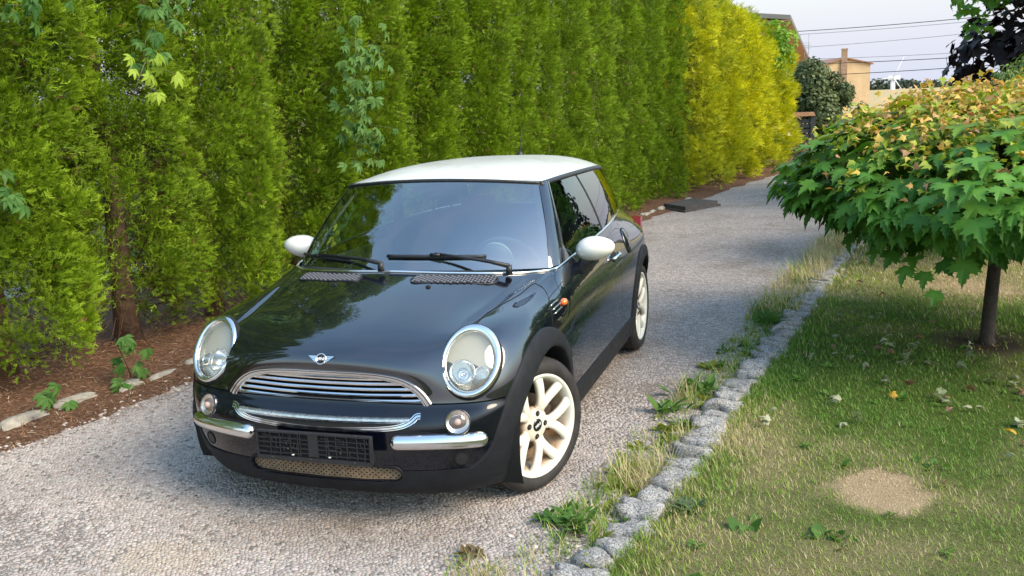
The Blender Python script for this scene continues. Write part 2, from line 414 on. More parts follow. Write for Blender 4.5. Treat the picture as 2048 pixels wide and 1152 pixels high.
        F = gridF(nu, nv); V = X.reshape(-1, 3); N = n.reshape(-1, 3)
        cen = V[F].mean(1); keep = np.ones(len(F), bool)
        for cfn in cuts: keep &= ~cfn(cen)
        F = F[keep]
        if flange:
            e = np.concatenate([F[:, [0, 1]], F[:, [1, 2]], F[:, [2, 3]], F[:, [3, 0]]]); key = np.sort(e, 1)
            _, inv, cnt = np.unique(key[:, 0]*len(V)+key[:, 1], return_inverse=True, return_counts=True)
            bd = e[cnt[inv] == 1]
            V2 = V-N*flange; b = len(V)
            V = np.concatenate([V, V2]); F = np.concatenate([F, np.stack([bd[:, 1], bd[:, 0], bd[:, 0]+b, bd[:, 1]+b], 1)])
        used = np.unique(F); mp_ = np.full(len(V), -1); mp_[used] = np.arange(len(used)); V = V[used]; F = mp_[F]
        return V, F
    def both(V, F):
        return np.concatenate([V, V*mir]), np.concatenate([F, F[:, ::-1]+len(V)])
    def put(name, VF, mat, sym=True):
        V, F = VF
        if sym:
            V, F = both(V, F); o = autosmooth(add(name, V, F, mat, car)); return [o]
        o = autosmooth(add(name, V, F, mat, car)); q = autosmooth(add(name, V*mir, F[:, ::-1], mat, car)); return [o, q]
    cuts = (in_lamp, in_grille, in_slot, in_arch)
    UB = 8.35
    put('bumper', patch(0, UB, 1.0, 7, inset=(0, 0, 0, 1), cuts=cuts, gap=.004, flange=.016), BPAINT)
    UD = 9.5
    put('bonnet', patch(0, UD, 7, 14, inset=(0, 1, 1, 1), cuts=cuts, dv=12, gap=.0018, ucap=UB), PAINT)
    put('side_panel', patch(UB, UD, 3, 7, inset=(0, 1, 0, 0), cuts=cuts, dv=12, gap=.0018), PAINT, False)
    put('door', patch(UD, 12.35, 3, 14, cuts=cuts), PAINT, False)
    put('rear_body', patch(12.35, NU-1, 1, 14, inset=(1, 0, 0, 0), cuts=cuts), PAINT)
    V, F = patch(0, NU-1, 0, 14, off=-.016, du=10, dv=6, inset=(0, 0, 0, 0), cuts=(lambda Q: in_lamp(Q, .98), in_grille, in_slot, in_arch), flange=0)
    V, F = both(V, F); add('inner_shell', V, F, DARK, car)
    # dense surface for ray casting
    V, F = patch(0, NU-1, 0, 14, du=16, dv=10, inset=(0, 0, 0, 0), flange=0); V, F = both(V, F)
    BV = BVHTree.FromPolygons([tuple(v) for v in V], [tuple(f) for f in F])
    def cast(o, d, dist=4):
        h = BV.ray_cast(Vector(o), Vector(d).normalized(), dist)
        if h[0] is None:
            q = BV.find_nearest(Vector(o)+Vector(d).normalized()*1.5); return q[0], q[1]
        n_ = h[1]
        if n_.dot(Vector(d)) > 0: n_ = -n_
        return h[0], n_
    def front(x, z, off=0.0):
        h, n_ = cast((x, -2, z), (0, 1, 0)); return h+n_*off, n_
    def flank(y, z, off=0.0, sx=1):
        h, n_ = cast((2*sx, y, z), (-sx, 0, 0)); return h+n_*off, n_
    def top(x, y, off=0.0):
        h, n_ = cast((x, y, 2), (0, 0, -1)); return h+n_*off, n_
    def nearest(p, off=0.0):
        h, n_, _, _ = BV.find_nearest(Vector(p))
        if n_.dot(Vector(h)-Vector((0, 1.2, .5))) < 0: n_ = -n_
        return h+n_*off, n_

    # ---------------- panel gaps: wing edge line from lamp to screen and down to the arch
    for sx in (1, -1):
        g = MB(); pts = []; nn = []
        W_ = [(.592, -.335), (.586, -.22), (.592, -.107), (.618, -.02), (.643, .07), (.658, .156), (.665, .24), (.672, .30), (.684, .335), (.702, .342)]
        W_ = np.array(W_); tt = np.linspace(0, 1, 60); ts = np.linspace(0, 1, len(W_))
        for a, b_ in zip(np.interp(tt, ts, W_[:, 0]), np.interp(tt, ts, W_[:, 1])):
            h, n_ = top(a*sx, b_, .0008); pts.append(h); nn.append(n_)
        for q in ((.722, .327, .868), (.748, .292, .850), (.774, .246, .825), (.793, .205, .797), (.807, .170, .772), (.815, .148, .752), (.82, .130, .735)):
            h, n_ = nearest((q[0]*sx, q[1], q[2]), .0008); pts.append(h); nn.append(n_)
        g.sweep(pts, nn, [(-.0022, 0), (-.0022, .0006), (.0022, .0006), (.0022, 0)])
        o = g.build('panel_gap', DARK, car)
    # ---------------- black cladding: front lip, sills, arch flares
    cl = lambda Q: in_arch(Q, .352)
    V, F = patch(0, 7.2, 0.15, 2.05, off=.006, inset=(0, 0, 0, 0), cuts=(in_slot, lambda Q: in_arch(Q, .36)), flange=.022); put('lip_cladding', (V, F), CLAD)
    V, F = patch(8.9, 13.4, 0.0, 3.0, off=.006, inset=(0, 0, 0, 0), cuts=(lambda Q: in_arch(Q, .36),), flange=.02); put('sill_cladding', (V, F), CLAD, False)
    V, F = patch(13.5, NU-1, 0.6, 3.0, off=.006, inset=(0, 0, 0, 0), cuts=(lambda Q: in_arch(Q, .36),), flange=.02); put('rear_cladding', (V, F), CLAD)
    def flare(yc, th0, th1, Rfun, sx, name='arch_flare'):
        n_ = 56; rows = []
        for i in range(n_+1):
            th = th0+(th1-th0)*i/n_; d = math.degrees(th); row = []
            def pt(r_, edge):
                if d <= 166: return yc+r_*math.cos(th), .307+r_*math.sin(th)
                f = (d-166)/(math.degrees(th1)-166); t6 = R(166); ya, za = yc+r_*math.cos(t6), .307+r_*math.sin(t6)
                return ya+f*(-.030-.055*edge*f), za+f*(.215+.02*edge-za)
            ro = Rfun(min(th, R(166))); ri = .353
            for k, (f, lift) in enumerate([(1.0, -.006), (1.0, .007), (.94, .010), (.6, .013), (.25, .015), (.08, .014), (0.0, .008)]):
                y, z = pt(ri+(ro-ri)*f, f); q, nm = flank(y, z, 0, 1); row.append((q.x+lift, y, z))
            xi = row[-1][0]; y, z = pt(ri, 0)
            row.append((xi-.03, y, z)); row.append((xi-.10, y, z))
            rows.append(row)
        A = np.array(rows); k = A.shape[1]
        A = A.reshape(-1, 3); F_ = gridF(n_+1, k)
        if sx < 0: A = A*mir; F_ = F_[:, ::-1]
        autosmooth(add(name, A, F_, CLAD, car), 50)
    def Rf(th):      # th 0 = rearwards, pi = forwards
        d = math.degrees(th)
        return float(np.interp(d, [-30, 0, 60, 90, 120, 150, 180, 215], [.395, .398, .428, .444, .456, .458, .459, .459]))
    def Rr(th):
        d = math.degrees(th)
        return float(np.interp(d, [-30, 0, 60, 90, 120, 150, 180, 215], [.40, .41, .43, .435, .438, .445, .45, .45]))
    for sx in (1, -1):
        flare(0, R(-22), R(199), Rf, sx); flare(2.467, R(-22), R(199), Rr, sx)
        for yc in (0, 2.467):                       # arch liners
            g = MB(); n_ = 28; rows = []
            for i in range(n_+1):
                th = R(-25+230*i/n_); rows.append([(sx*x_, yc+.368*math.cos(th), .307+.368*math.sin(th)) for x_ in (.44, .62, .80)])
            A = np.array(rows).reshape(-1, 3); F_ = gridF(n_+1, 3)
            add('arch_liner', A, F_, DARK, car)
            g.box((sx*.44, yc, .45), (.004, .37, .25)); g.build('arch_wall', DARK, car, False)
    # underbody
    g = MB(); g.box((0, 1.2, .20), (.62, 1.55, .03)); g.box((0, -.2, .24), (.42, .28, .06)); g.box((0, 1.1, .14), (.12, .9, .03)); g.build('underbody', DARK, car, False)

    # ---------------- wheels
    def rim_mesh():
        g = MB()
        # barrel and lip, axis local Z (outwards)
        g.lathe([(.2305, -.19), (.2305, -.006), (.2385, .002), (.237, .007), (.231, .0078), (.223, .003), (.215, -.010), (.203, -.045), (.198, -.080), (.195, -.16)], n=72)
        # hub disc with four bolt wells
        g.lathe([(.0, -.016), (.036, -.016), (.050, -.017), (.064, -.019), (.076, -.026), (.082, -.040), (.080, -.070), (.0, -.070)], n=48)
        def arm(phi, sgn):
            P_ = [(.052, 18, -.028), (.068, 25, -.020), (.084, 30, -.014), (.102, 28.6, -.010), (.130, 25.0, -.006), (.158, 21.0, -.003), (.188, 17.4, -.001), (.212, 15.2, -.002), (.228, 14.2, -.005)]
            pr = np.array(P_); ts = np.linspace(0, 1, len(P_)); tt = np.linspace(0, 1, 26)
            rr, aa, zz = [np.interp(tt, ts, pr[:, k]) for k in range(3)]
            for arr in (rr, aa, zz): arr[1:-1] = (arr[:-2]+2*arr[1:-1]+arr[2:])/4
            pts = [(r_*math.cos(R(phi+sgn*a_)), r_*math.sin(R(phi+sgn*a_)), z_) for r_, a_, z_ in zip(rr, aa, zz)]
            w = np.interp(tt, [0, .25, .5, .8, 1], [.018, .0210, .0225, .0245, .030])
            prof = []
            for k in range(12):
                g_ = 2*math.pi*k/12; ca, sa = math.cos(g_), math.sin(g_)
                prof.append((math.copysign(abs(ca)**.75, ca), (math.copysign(abs(sa)**.8, sa))*.62))
            V_ = []; pts = [Vector(q) for q in pts]; m_ = len(pts); n_ = len(prof); F_ = []
            for i, q in enumerate(pts):
                t_ = (pts[min(i+1, m_-1)]-pts[max(i-1, 0)]).normalized(); N_ = Vector((0, 0, 1)); N_ = (N_-t_*N_.dot(t_)).normalized(); B_ = N_.cross(t_)
                for a_, b_ in prof:
                    V_.append(q+B_*a_*w[i]+N_*((b_*w[i]) if b_ > 0 else b_*.030)-N_*w[i]*.55)
            for i in range(m_-1):
                for k in range(n_):
                    q2 = (k+1) % n_; F_.append((i*n_+k, i*n_+q2, (i+1)*n_+q2, (i+1)*n_+k))
            g.add(V_, F_)
        for k in range(5):
            for sgn in (1, -1): arm(72*k, sgn)
        return g
    def tyre_mesh():
        side_ = [(.2345, -.006), (.239, .005), (.246, .010), (.262, .014), (.282, .010), (.297, -.004), (.305, -.018), (.3080, -.035)]
        prof = side_+[(.3085, -.06), (.3085, -.10), (.3085, -.14)]+[(r_, -.2-h_+.0) for r_, h_ in side_[::-1]]
        g = MB(); g.lathe(prof, n=96); return g
    def tread_mesh():
        g = MB()
        for off_, w_ in ((-.030, .010), (-.065, .013), (-.100, .013), (-.135, .013), (-.170, .010)):
            n_ = 64
            for k in range(n_):
                a = 2*math.pi*(k+(.5 if off_ < -.06 else 0))/n_; da = 2*math.pi/n_*.40; sk = .18*da
                V_ = []
                for h_, r_ in ((0, .3075), (1, .3115)):
                    for (aa, ww) in ((-da, -w_), (da, -w_), (da, w_), (-da, w_)):
                        an = a+aa+(sk if ww > 0 else -sk); rr = r_ if abs(off_+.1) < .065 else r_-.003
                        V_.append((rr*math.cos(an), rr*math.sin(an), off_+ww))
                g.add(V_, [(4, 5, 6, 7), (0, 1, 5, 4), (1, 2, 6, 5), (2, 3, 7, 6), (3, 0, 4, 7)])
        return g
    gm = rim_mesh(); rimme = mesh_from('rim', np.array([tuple(v) for v in gm.V]), gm.F, WHEEL)
    gm = tyre_mesh(); tyme = mesh_from('tyre', np.array([tuple(v) for v in gm.V]), gm.F, RUBBER)
    gm = tread_mesh(); trme = mesh_from('tread', np.array([tuple(v) for v in gm.V]), gm.F, TREADM, smooth=False)
    gm = MB(); gm.lathe([(0, -.0115), (.024, -.012), (.0285, -.0135), (.0300, -.017)], n=40); capme = mesh_from('hub_cap', np.array([tuple(v) for v in gm.V]), gm.F, GLOSS)
    gm = MB(); gm.lathe([(.0, -.085), (.135, -.085), (.135, -.108), (.0, -.108)], n=48); gm.lathe([(0, -.06), (.07, -.06), (.07, -.09)], n=32)
    dskme = mesh_from('brake_disc', np.array([tuple(v) for v in gm.V]), gm.F, IRON, smooth=False)
    gm = MB(); gm.box((.09, .07, -.095), (.035, .06, .03), Matrix.Rotation(R(35), 3, 'Z')); calme = mesh_from('brake_caliper', np.array([tuple(v) for v in gm.V]), gm.F, IRON, smooth=False)
    gm = MB(); gm.lathe([(.0135, -.0180), (.0122, -.0150), (.0100, -.0152), (.0092, -.0160), (.0, -.0160)], None, n=16)
    lugme = mesh_from('bolt_well', np.array([tuple(v) for v in gm.V]), gm.F, DARK)
    gm = MB(); gm.lathe([(.0065, -.0158), (.006, -.0125), (.0, -.0125)], None, n=6)
    lug2 = mesh_from('lug_bolt', np.array([tuple(v) for v in gm.V]), gm.F, IRON, smooth=False)
    def text_mesh(txt, size, mat, name, ext=.0006, bold=.0):
        cu = bpy.data.curves.new(name, 'FONT'); cu.body = txt; cu.size = size; cu.align_x = 'CENTER'; cu.align_y = 'CENTER'; cu.extrude = ext; cu.offset = bold
        o = bpy.data.objects.new(name, cu); COL.objects.link(o)
        dg = bpy.context.evaluated_depsgraph_get(); me = bpy.data.meshes.new_from_object(o.evaluated_get(dg)); me.name = name
        bpy.data.objects.remove(o); bpy.data.curves.remove(cu); me.materials.clear(); me.materials.append(mat); return me
    capt = text_mesh('MINI', .019, WTEXT, 'hub_lettering', .0004, .0004)
    def wheel(x, y, sx, steer, spin):
        w = empty('wheel', (x*sx, y, .308), car)
        w.rotation_euler = (Matrix.Rotation(steer, 3, 'Z') @ Matrix.Rotation(R(90)*sx, 3, 'Y') @ Matrix.Rotation(spin, 3, 'Z')).to_euler()
        for nm, me in (('tyre', tyme), ('tread', trme), ('rim', rimme), ('hub_cap', capme), ('brake_disc', dskme), ('brake_caliper', calme)):
            o = link(nm, me, w)
        for k in range(4):
            a = R(90*k-5)-spin
            for nm, me in (('bolt_well', lugme), ('lug_bolt', lug2)): o = link(nm, me, w); o.location = (.053*math.cos(a), .053*math.sin(a), 0)
        o = link('hub_lettering', capt, w); o.location = (0, 0, -.0112); o.rotation_euler = (0, 0, R(112)-spin)
        return w
    st = R(-25)
    kp = .70
    for sx in (1, -1):
        d = .805-kp
        wheel((kp+sx*0+d*math.cos(st)) if sx > 0 else (kp+d*math.cos(st)), (d*math.sin(st))*sx, sx, st, R(48 if sx > 0 else 20))
        wheel(.808, 2.467, sx, 0, R(-20))

    # ---------------- head lamps
    for sx in (1, -1):
        mirx = Vector((sx, 1, 1))
        def LP(a, b_, h): # lamp-plane coordinates to world
            q = LC+Lh*a+Lv*b_+Ln*h; return Vector((q[0]*sx, q[1], q[2]))
        lamp = empty('headlamp', LP(0, 0, 0), car)
        def lb(g, name, mat, smooth=True):
            o = g.build(name, mat, lamp, smooth); o.matrix_parent_inverse = Matrix.Translation(-LP(0, 0, 0)); fix_normals(o); return o
        n_ = 72
        def ring(prof, name, mat):
            g = MB(); V_ = []; F_ = []
            for k in range(n_):
                a = 2*math.pi*k/n_
                for (s_, h) in prof: V_.append(LP(LA*math.cos(a)*s_, LB*math.sin(a)*s_, h))
            m_ = len(prof)
            for k in range(n_):
                q = (k+1) % n_
                for j in range(m_-1): F_.append((k*m_+j, q*m_+j, q*m_+j+1, k*m_+j+1))
            g.add(V_, F_); return lb(g, name, mat)
        ring([(1.045, -.022), (1.035, -.002), (1.0, .006)], 'lamp_gasket', DARK)
        # broad chrome bezel; a little thinner inwards
        g = MB(); V_ = []; F_ = []; prof = [(1.01, -.012), (1.01, .004), (.985, .012), (.93, .017), (.86, .015), (.835, .010), (.83, .002)]
        for k in range(n_):
            a = 2*math.pi*k/n_
            for (s_, h) in prof:
                f = s_ if s_ > .9 else s_
                shift = (1-s_)/.17*.008
                V_.append(LP(LA*math.cos(a)*f-shift*.6, LB*math.sin(a)*f-shift*.9, h))
        m_ = len(prof)
        for k in range(n_):
            q = (k+1) % n_
            for j in range(m_-1): F_.append((k*m_+j, q*m_+j, q*m_+j+1, k*m_+j+1))
        g.add(V_, F_); lb(g, 'chrome_bezel', CHROME)
        ox, oy = -.0048, -.0072
        # domed glass
        g = MB(); V_ = [LP(ox, oy, .030)]; F_ = []; m_ = 10
        for j in range(1, m_+1):
            s_ = j/m_; h = .030-.026*s_**2.2
            for k in range(n_):
                a = 2*math.pi*k/n_; V_.append(LP(ox+LA*.845*math.cos(a)*s_, oy+LB*.845*math.sin(a)*s_, h))
        for k in range(n_):
            q = (k+1) % n_; F_.append((0, 1+k, 1+q))
            for j in range(m_-1): F_.append((1+j*n_+k, 1+(j+1)*n_+k, 1+(j+1)*n_+q, 1+j*n_+q))
        g.add(V_, F_); lb(g, 'lamp_glass', LENS)
        ring([(.86, .004), (.84, .006), (.82, .002), (.82, -.03)], 'seal_ring', REFL)
        # bowl: back shell
        g = MB(); V_ = []; F_ = []; prof = [(.84, .0), (.80, -.035), (.62, -.062), (.30, -.075), (.001, -.078)]
        for k in range(n_):
            a = 2*math.pi*k/n_
            for (s_, h) in prof: V_.append(LP(ox+LA*math.cos(a)*s_, oy+LB*math.sin(a)*s_, h))
        m_ = len(prof)
        for k in range(n_):
            q = (k+1) % n_
            for j in range(m_-1): F_.append((k*m_+j, q*m_+j, q*m_+j+1, k*m_+j+1))
        g.add(V_, F_); lb(g, 'lamp_bowl', REFL)
        # upper mask panel (plain grey shelf over the upper half)
        g = MB(); V_ = []; F_ = []; nn_ = 24
        for i in range(nn_+1):
            xx = -.80+1.6*i/nn_; yt = math.sqrt(max(0, .82**2-xx*xx)); yb = -.02+.05*math.cos(xx*6)
            yb = min(yb, yt)
            for j in range(7):
                yy = yb+(yt-yb)*j/6; V_.append(LP(ox+LA*xx, oy+LB*yy, -.012-.030*(1-(yy/.82)**2 if yy > 0 else 1)*.6))
        F_ = [list(f) for f in gridF(nn_+1, 7)]
        g.add(V_, F_); lb(g, 'lamp_mask', simple('lamp_mask', (0.46, 0.44, 0.37), 0.65, 0.0) if 'lamp_mask' not in MATS else MATS['lamp_mask'])
        # main reflector and small side reflector
        def bowl(a0, b0, r_, name):
            g = MB(); V_ = []; F_ = []; prof = [(1.06, -.012), (1.0, -.006), (.95, -.014), (.8, -.034), (.5, -.052), (.22, -.060), (.20, -.040), (.14, -.030), (.001, -.028)]
            for k in range(36):
                a = 2*math.pi*k/36
                for (s_, h) in prof: V_.append(LP(a0+r_*math.cos(a)*s_, b0+r_*math.sin(a)*s_, h))
            m_ = len(prof)
            for k in range(36):
                q = (k+1) % 36
                for j in range(m_-1): F_.append((k*m_+j, q*m_+j, q*m_+j+1, k*m_+j+1))
            g.add(V_, F_); lb(g, name, CHROME)
        bowl(-.026, -.052, .050, 'main_reflector'); bowl(.052, -.038, .027, 'side_reflector')
        # thin circle outline over the main reflector
        g = MB(); g.sweep([LP(-.026+.052*math.cos(a), -.052+.052*math.sin(a), .0) for a in np.linspace(0, 2*math.pi, 40, endpoint=False)], [LP(0, 0, 1)-LP(0, 0, 0)]*40, [(-.0015, -.001), (-.0015, .001), (.0015, .001), (.0015, -.001)], closed=True)
        lb(g, 'reflector_rim', DULLCH)

    # ---------------- radiator grille
    gr = empty('grille', (0, -.54, .60), car)
    def gb(g, name, mat, par=None, smooth=True):
        o = g.build(name, mat, par or gr, smooth); o.matrix_parent_inverse = Matrix.Translation((0, .54, -.60)); fix_normals(o); return autosmooth(o, 35)
    tt = np.linspace(0, 1, 90); xs = None
    cum = np.concatenate([[0], np.cumsum(np.hypot(np.diff(GX), np.diff(GZ)))]); cum /= cum[-1]
    gx = np.interp(tt, cum, GX); gz = np.interp(tt, cum, GZ)
    for _ in range(12):
        gx[1:-1] = (gx[:-2]+2*gx[1:-1]+gx[2:])/4; gz[1:-1] = (gz[:-2]+2*gz[1:-1]+gz[2:])/4
    pts, nn = [], []
    for a, b_ in zip(gx*.975, gz-.010):
        h, n_ = front(a, max(b_, .550), 0.0); pts.append(Vector((h.x, h.y, b_))); nn.append(Vector((n_.x*.5, n_.y, n_.z*.3)).normalized())
    sm = [pts[0]]+[(pts[i-1]+pts[i]*2+pts[i+1])/4 for i in range(1, len(pts)-1)]+[pts[-1]]
    prof = [(-.020, -.016), (-.020, .003), (-.0185, .006), (-.0125, .006), (-.0115, -.003), (-.0085, -.003), (-.0070, .009), (.006, .009), (.0075, -.003), (.0105, -.003), (.0115, .011), (.0175, .011), (.020, .005), (.020, -.016)]
    sc = [float(np.interp(abs(q.x), [0, .30, .45], [.60, .66, .86])) for q in sm]
    g = MB(); g.sweep(sm, nn, prof, scale=sc); gb(g, 'grille_frame', CHROME)
    for zc, hw in ((.556, .432), (.581, .415), (.606, .393), (.630, .352), (.651, .27)):
        g = MB(); pts = []; nn = []
        for a in np.linspace(-hw, hw, 40):
            zz = zc-.012*(1-(a/.44)**2)*0.9
            y = float(np.interp(abs(a), [0, .2, .4, .47], [-.532, -.530, -.518, -.500]))
            pts.append((a, y, zz)); nn.append((0, -1, .12))
        g.sweep(pts, nn, [(-.0085, -.03), (-.0085, .0), (-.006, .006), (.0, .008), (.0055, .004), (.0065, -.004), (.0055, -.03)])
        gb(g, 'grille_slat', CHROME)
    g = MB(); rows = []
    for a in np.linspace(-.47, .47, 30):
        y = float(np.interp(abs(a), [0, .2, .4, .47], [-.47, -.465, -.445, -.43])); rows += [(a, y, .52), (a, y, .70)]
    g.add(rows, [list(f) for f in gridF(30, 2)]); gb(g, 'grille_back', DARK)
    # ---------------- lower chrome strip (smile) with bar
    SX = np.array([-.459, -.452, -.436, -.420, -.401, -.36, -.29, -.17, -.048, .07, .186, .29, .357, .40, .431, .447, .457])
    SZ = np.array([.520, .498, .481, .471, .464, .456, .450, .442, .437, .437, .440, .446, .453, .465, .485, .502, .520])
    SX = (SX-SX[::-1])/2; SZ = (SZ+SZ[::-1])/2
    cum = np.concatenate([[0], np.cumsum(np.hypot(np.diff(SX), np.diff(SZ)))]); cum /= cum[-1]
    gx = np.interp(tt, cum, SX); gz = np.interp(tt, cum, SZ)
    for _ in range(8):
        gx[1:-1] = (gx[:-2]+2*gx[1:-1]+gx[2:])/4; gz[1:-1] = (gz[:-2]+2*gz[1:-1]+gz[2:])/4
    gz = np.minimum(gz, .496)
    pts, nn = [], []
    for a, b_ in zip(gx*.965, gz+.006):
        h, n_ = front(a, b_, .001); pts.append(h); nn.append(n_)
    g = MB(); sc = [float(np.interp(abs(q.x), [0, .36, .45], [.52, .58, .74])) for q in pts]
    g.sweep(pts, nn, prof, scale=sc); gb(g, 'bumper_trim', CHROME, car).matrix_parent_inverse = Matrix.Identity(4)
    g = MB(); pts, nn = [], []
    for a in np.linspace(-.398, .398, 40):
        h, n_ = front(a, .483+.006*(a/.4)**2, .0); pts.append(h); nn.append(Vector((n_.x, n_.y, 0)).normalized())
    g.sweep(pts, nn, [(-.012, -.012), (-.012, .002), (-.008, .010), (0, .013), (.008, .010), (.012, .002), (.012, -.012)])
    gb(g, 'bumper_trim_bar', DULLCH, car).matrix_parent_inverse = Matrix.Identity(4)
    g = MB(); V_ = []; F_ = []
    for a in np.linspace(-.40, .40, 30):
        for zz in (.450, .461, .473):
            h, n_ = front(a, zz, .0012); V_.append(h)
    g.add(V_, [list(f) for f in gridF(30, 3)]); o = g.build('trim_recess', DARK, car)
    # ---------------- bumper bars, indicators, tow-eye holes
    for sx in (1, -1):
        g = MB(); pts, nn, sc = [], [], []
        for s_ in np.linspace(0, 1, 40):
            a = .318+(.700-.318)*s_; zz = .398+.004*math.sin(s_*3)
            h, n_ = front(a*sx, zz, 0); pts.append(h); nn.append(Vector((n_.x, n_.y, 0)).normalized())
            e = min(s_, 1-s_)*.40/.034; sc.append(max(.12, math.sqrt(max(0, 1-(1-min(1, e))**2))))
        g.sweep(pts, nn, [(-.034, -.02), (-.034, .002), (-.029, .016), (-.018, .026), (0, .031), (.018, .026), (.029, .016), (.034, .002), (.034, -.02)], scale=sc)
        o = g.build('bumper_bar', CHROME, car); fix_normals(o)
        h, n_ = front(.592*sx, .481, 0); q = Vector((0, 0, 1)).rotation_difference(n_)
        M_ = Matrix.Translation(h) @ q.to_matrix().to_4x4()
        g = MB(); g.lathe([(.054, -.01), (.054, .004), (.050, .008), (.047, .005)], M_, 40); g.build('indicator_surround', GLOSS, car)
        g = MB(); g.lathe([(.047, .006), (.040, .017), (.028, .024), (.014, .028), (0, .029)], M_, 40); g.build('indicator_lens', LENS2, car)
        g = MB(); g.lathe([(.047, .005), (.034, -.002), (.012, -.006), (.010, .006), (0, .008)], M_, 40); g.build('indicator_reflector', CHROME, car)
        g = MB(); g.lathe([(.013, .003), (.013, .016), (.008, .020), (0, .021)], M_, 16); g.build('indicator_bulb', simple('bulb_amber', (0.62, 0.42, 0.36), 0.3) if 'bulb_amber' not in MATS else MATS['bulb_amber'], car)
        h, n_ = front(.600*sx, .325, 0); q = Vector((0, 0, 1)).rotation_difference(n_); M_ = Matrix.Translation(h) @ q.to_matrix().to_4x4()
        g = MB(); g.lathe([(.031, -.002), (.030, .003), (.026, .003), (.024, -.002), (.022, -.004), (0, -.004)], M_, 32)
        o = g.build('tow_eye_hole', DARK, car)
        g = MB(); g.lathe([(.024, .0012), (.018, .0018), (.0001, .0018)], M_, 32); g.build('hole_cover', PLAST, car)
    # ---------------- lower mesh grille
    g = MB(); pitch = .0165; wdt = .0019
    def hexbar(a, b_):
        a = Vector(a); b_ = Vector(b_); d = (b_-a).normalized(); s_ = Vector((-d.z, 0, d.x))*wdt
        V_ = []
        for q in (a, b_):
            for k in (-1, 1):
                for dy in (0, .006): V_.append(q+s_*k+Vector((0, dy, 0)))
        g.add(V_, [(0, 2, 6, 4), (0, 4, 5, 1), (2, 3, 7, 6)])
    def ym(x): return float(np.interp(abs(x), [0, .2, .36], [-.600, -.593, -.568]))
    hx, hz = pitch*1.5, pitch*.62
    for i in range(-31, 32):
        for j in range(-4, 5):
            cx_ = i*hx*.5*1.0; cz_ = .255+j*hz*2*.5*1.0
            if (i+j) % 2: continue
            ps = [(cx_-hx*.33, cz_), (cx_-hx*.17, cz_+hz*.5), (cx_+hx*.17, cz_+hz*.5), (cx_+hx*.33, cz_)]
            ok = (max(abs(cx_)-.325, 0)**2+(cz_-.255)**2) < .036**2
            if not ok: continue
            for k in range(3): hexbar((ps[k][0], ym(ps[k][0]), ps[k][1]), (ps[k+1][0], ym(ps[k+1][0]), ps[k+1][1]))
            hexbar((ps[3][0], ym(ps[3][0]), ps[3][1]), (cx_+hx*.67, ym(cx_+hx*.67), cz_))
            hexbar((ps[0][0], ym(ps[0][0]), ps[0][1]), (cx_-hx*.17, ym(cx_-hx*.17), cz_-hz*.5))
            hexbar((cx_-hx*.17, ym(cx_-hx*.17), cz_-hz*.5), (cx_+hx*.17, ym(cx_+hx*.17), cz_-hz*.5))
            hexbar((cx_+hx*.17, ym(cx_+hx*.17), cz_-hz*.5), (ps[3][0], ym(ps[3][0]), ps[3][1]))
    g.build('mesh_grille', TAN, car, False)
    g = MB(); rows = []
    for a in np.linspace(-.40, .40, 20): rows += [(a, ym(a)+.06, .20), (a, ym(a)+.06, .31)]
    g.add(rows, [list(f) for f in gridF(20, 2)]); g.build('mesh_back', DARK, car)
    pts, nn = [], []
    for k in range(80):
        a = 2*math.pi*k/80; x_ = .325*(1 if math.cos(a) > 0 else -1)+.036*math.cos(a); z_ = .255+.036*math.sin(a)
        h, n_ = front(x_, z_, .004); pts.append(h); nn.append(n_)
    g = MB(); g.sweep(pts, nn, [(-.005, -.03), (-.005, .003), (.005, .003), (.005, -.03)], closed=True); fix_normals(g.build('mesh_surround', CLAD, car))
    # ---------------- number plate holder, empty, ribbed
    ph = empty('plate_holder', (.015, -.690, .39), car); ph.rotation_euler = (R(-2), R(-.4), 0)
    def pb(g, name, mat, smooth=False): return g.build(name, mat, ph, smooth)
    g = MB(); g.box((0, .012, 0), (.262, .006, .0575)); g.box((0, .04, .0), (.10, .03, .03)); pb(g, 'plate_base', DARK)
    g = MB()
    for s_ in (-1, 1):
        g.box((0, 0, .0555*s_), (.263, .008, .0035 if s_ > 0 else .009)); g.box((s_*.2605, 0, 0), (.0035, .008, .056))
    pb(g, 'plate_frame', PLAST)
    g = MB(); rr = random.Random(5)
    for x_ in (-.20, -.155, -.105, -.07, -.06, -.022, .022, .06, .07, .105, .155, .20, .235):
        g.box((x_, .003, .004), (.0022, .006, .048))
    for z_ in (-.034, -.012, .010, .030):
        g.box((-.155, .003, z_), (.10, .006, .0022)); g.box((.155, .003, z_), (.10, .006, .0022)); g.box((0, .003, z_*.9), (.06, .006, .0022))
    for k in range(46):
        x_ = rr.uniform(-.245, .245)
        if abs(x_) < .05: continue
        z_ = rr.uniform(-.035, .045)
        if rr.random() < .5: g.box((x_, .0025, z_), (rr.uniform(.008, .02), .006, .0018))
        else: g.box((x_, .0025, z_), (.0018, .006, rr.uniform(.006, .014)))
    g.box((0, .002, .004), (.021, .006, .047))
    pb(g, 'plate_ribs', PLAST)
    for x_, z_ in ((-.115, -.012), (.127, -.016), (-.19, -.052), (-.01, -.052), (.19, -.052)):
        g = MB(); g.lathe([(.004, 0), (.004, .003), (0, .004)], Matrix.Translation((x_, -.007, z_)) @ Matrix.Rotation(R(90), 4, 'X'), 10); pb(g, 'screw', IRON)
    for x_ in (-.095, .075):
        g = MB(); g.box((x_, -.005, -.038), (.0045, .003, .002)); pb(g, 'clip', WTEXT)
    # ---------------- winged badge
    h, n_ = front(0, .722, .001); q = Vector((0, 0, 1)).rotation_difference(n_)
    up = Vector((0, 0, 1)); yv = (up-n_*up.dot(n_)).normalized(); xv = yv.cross(n_)
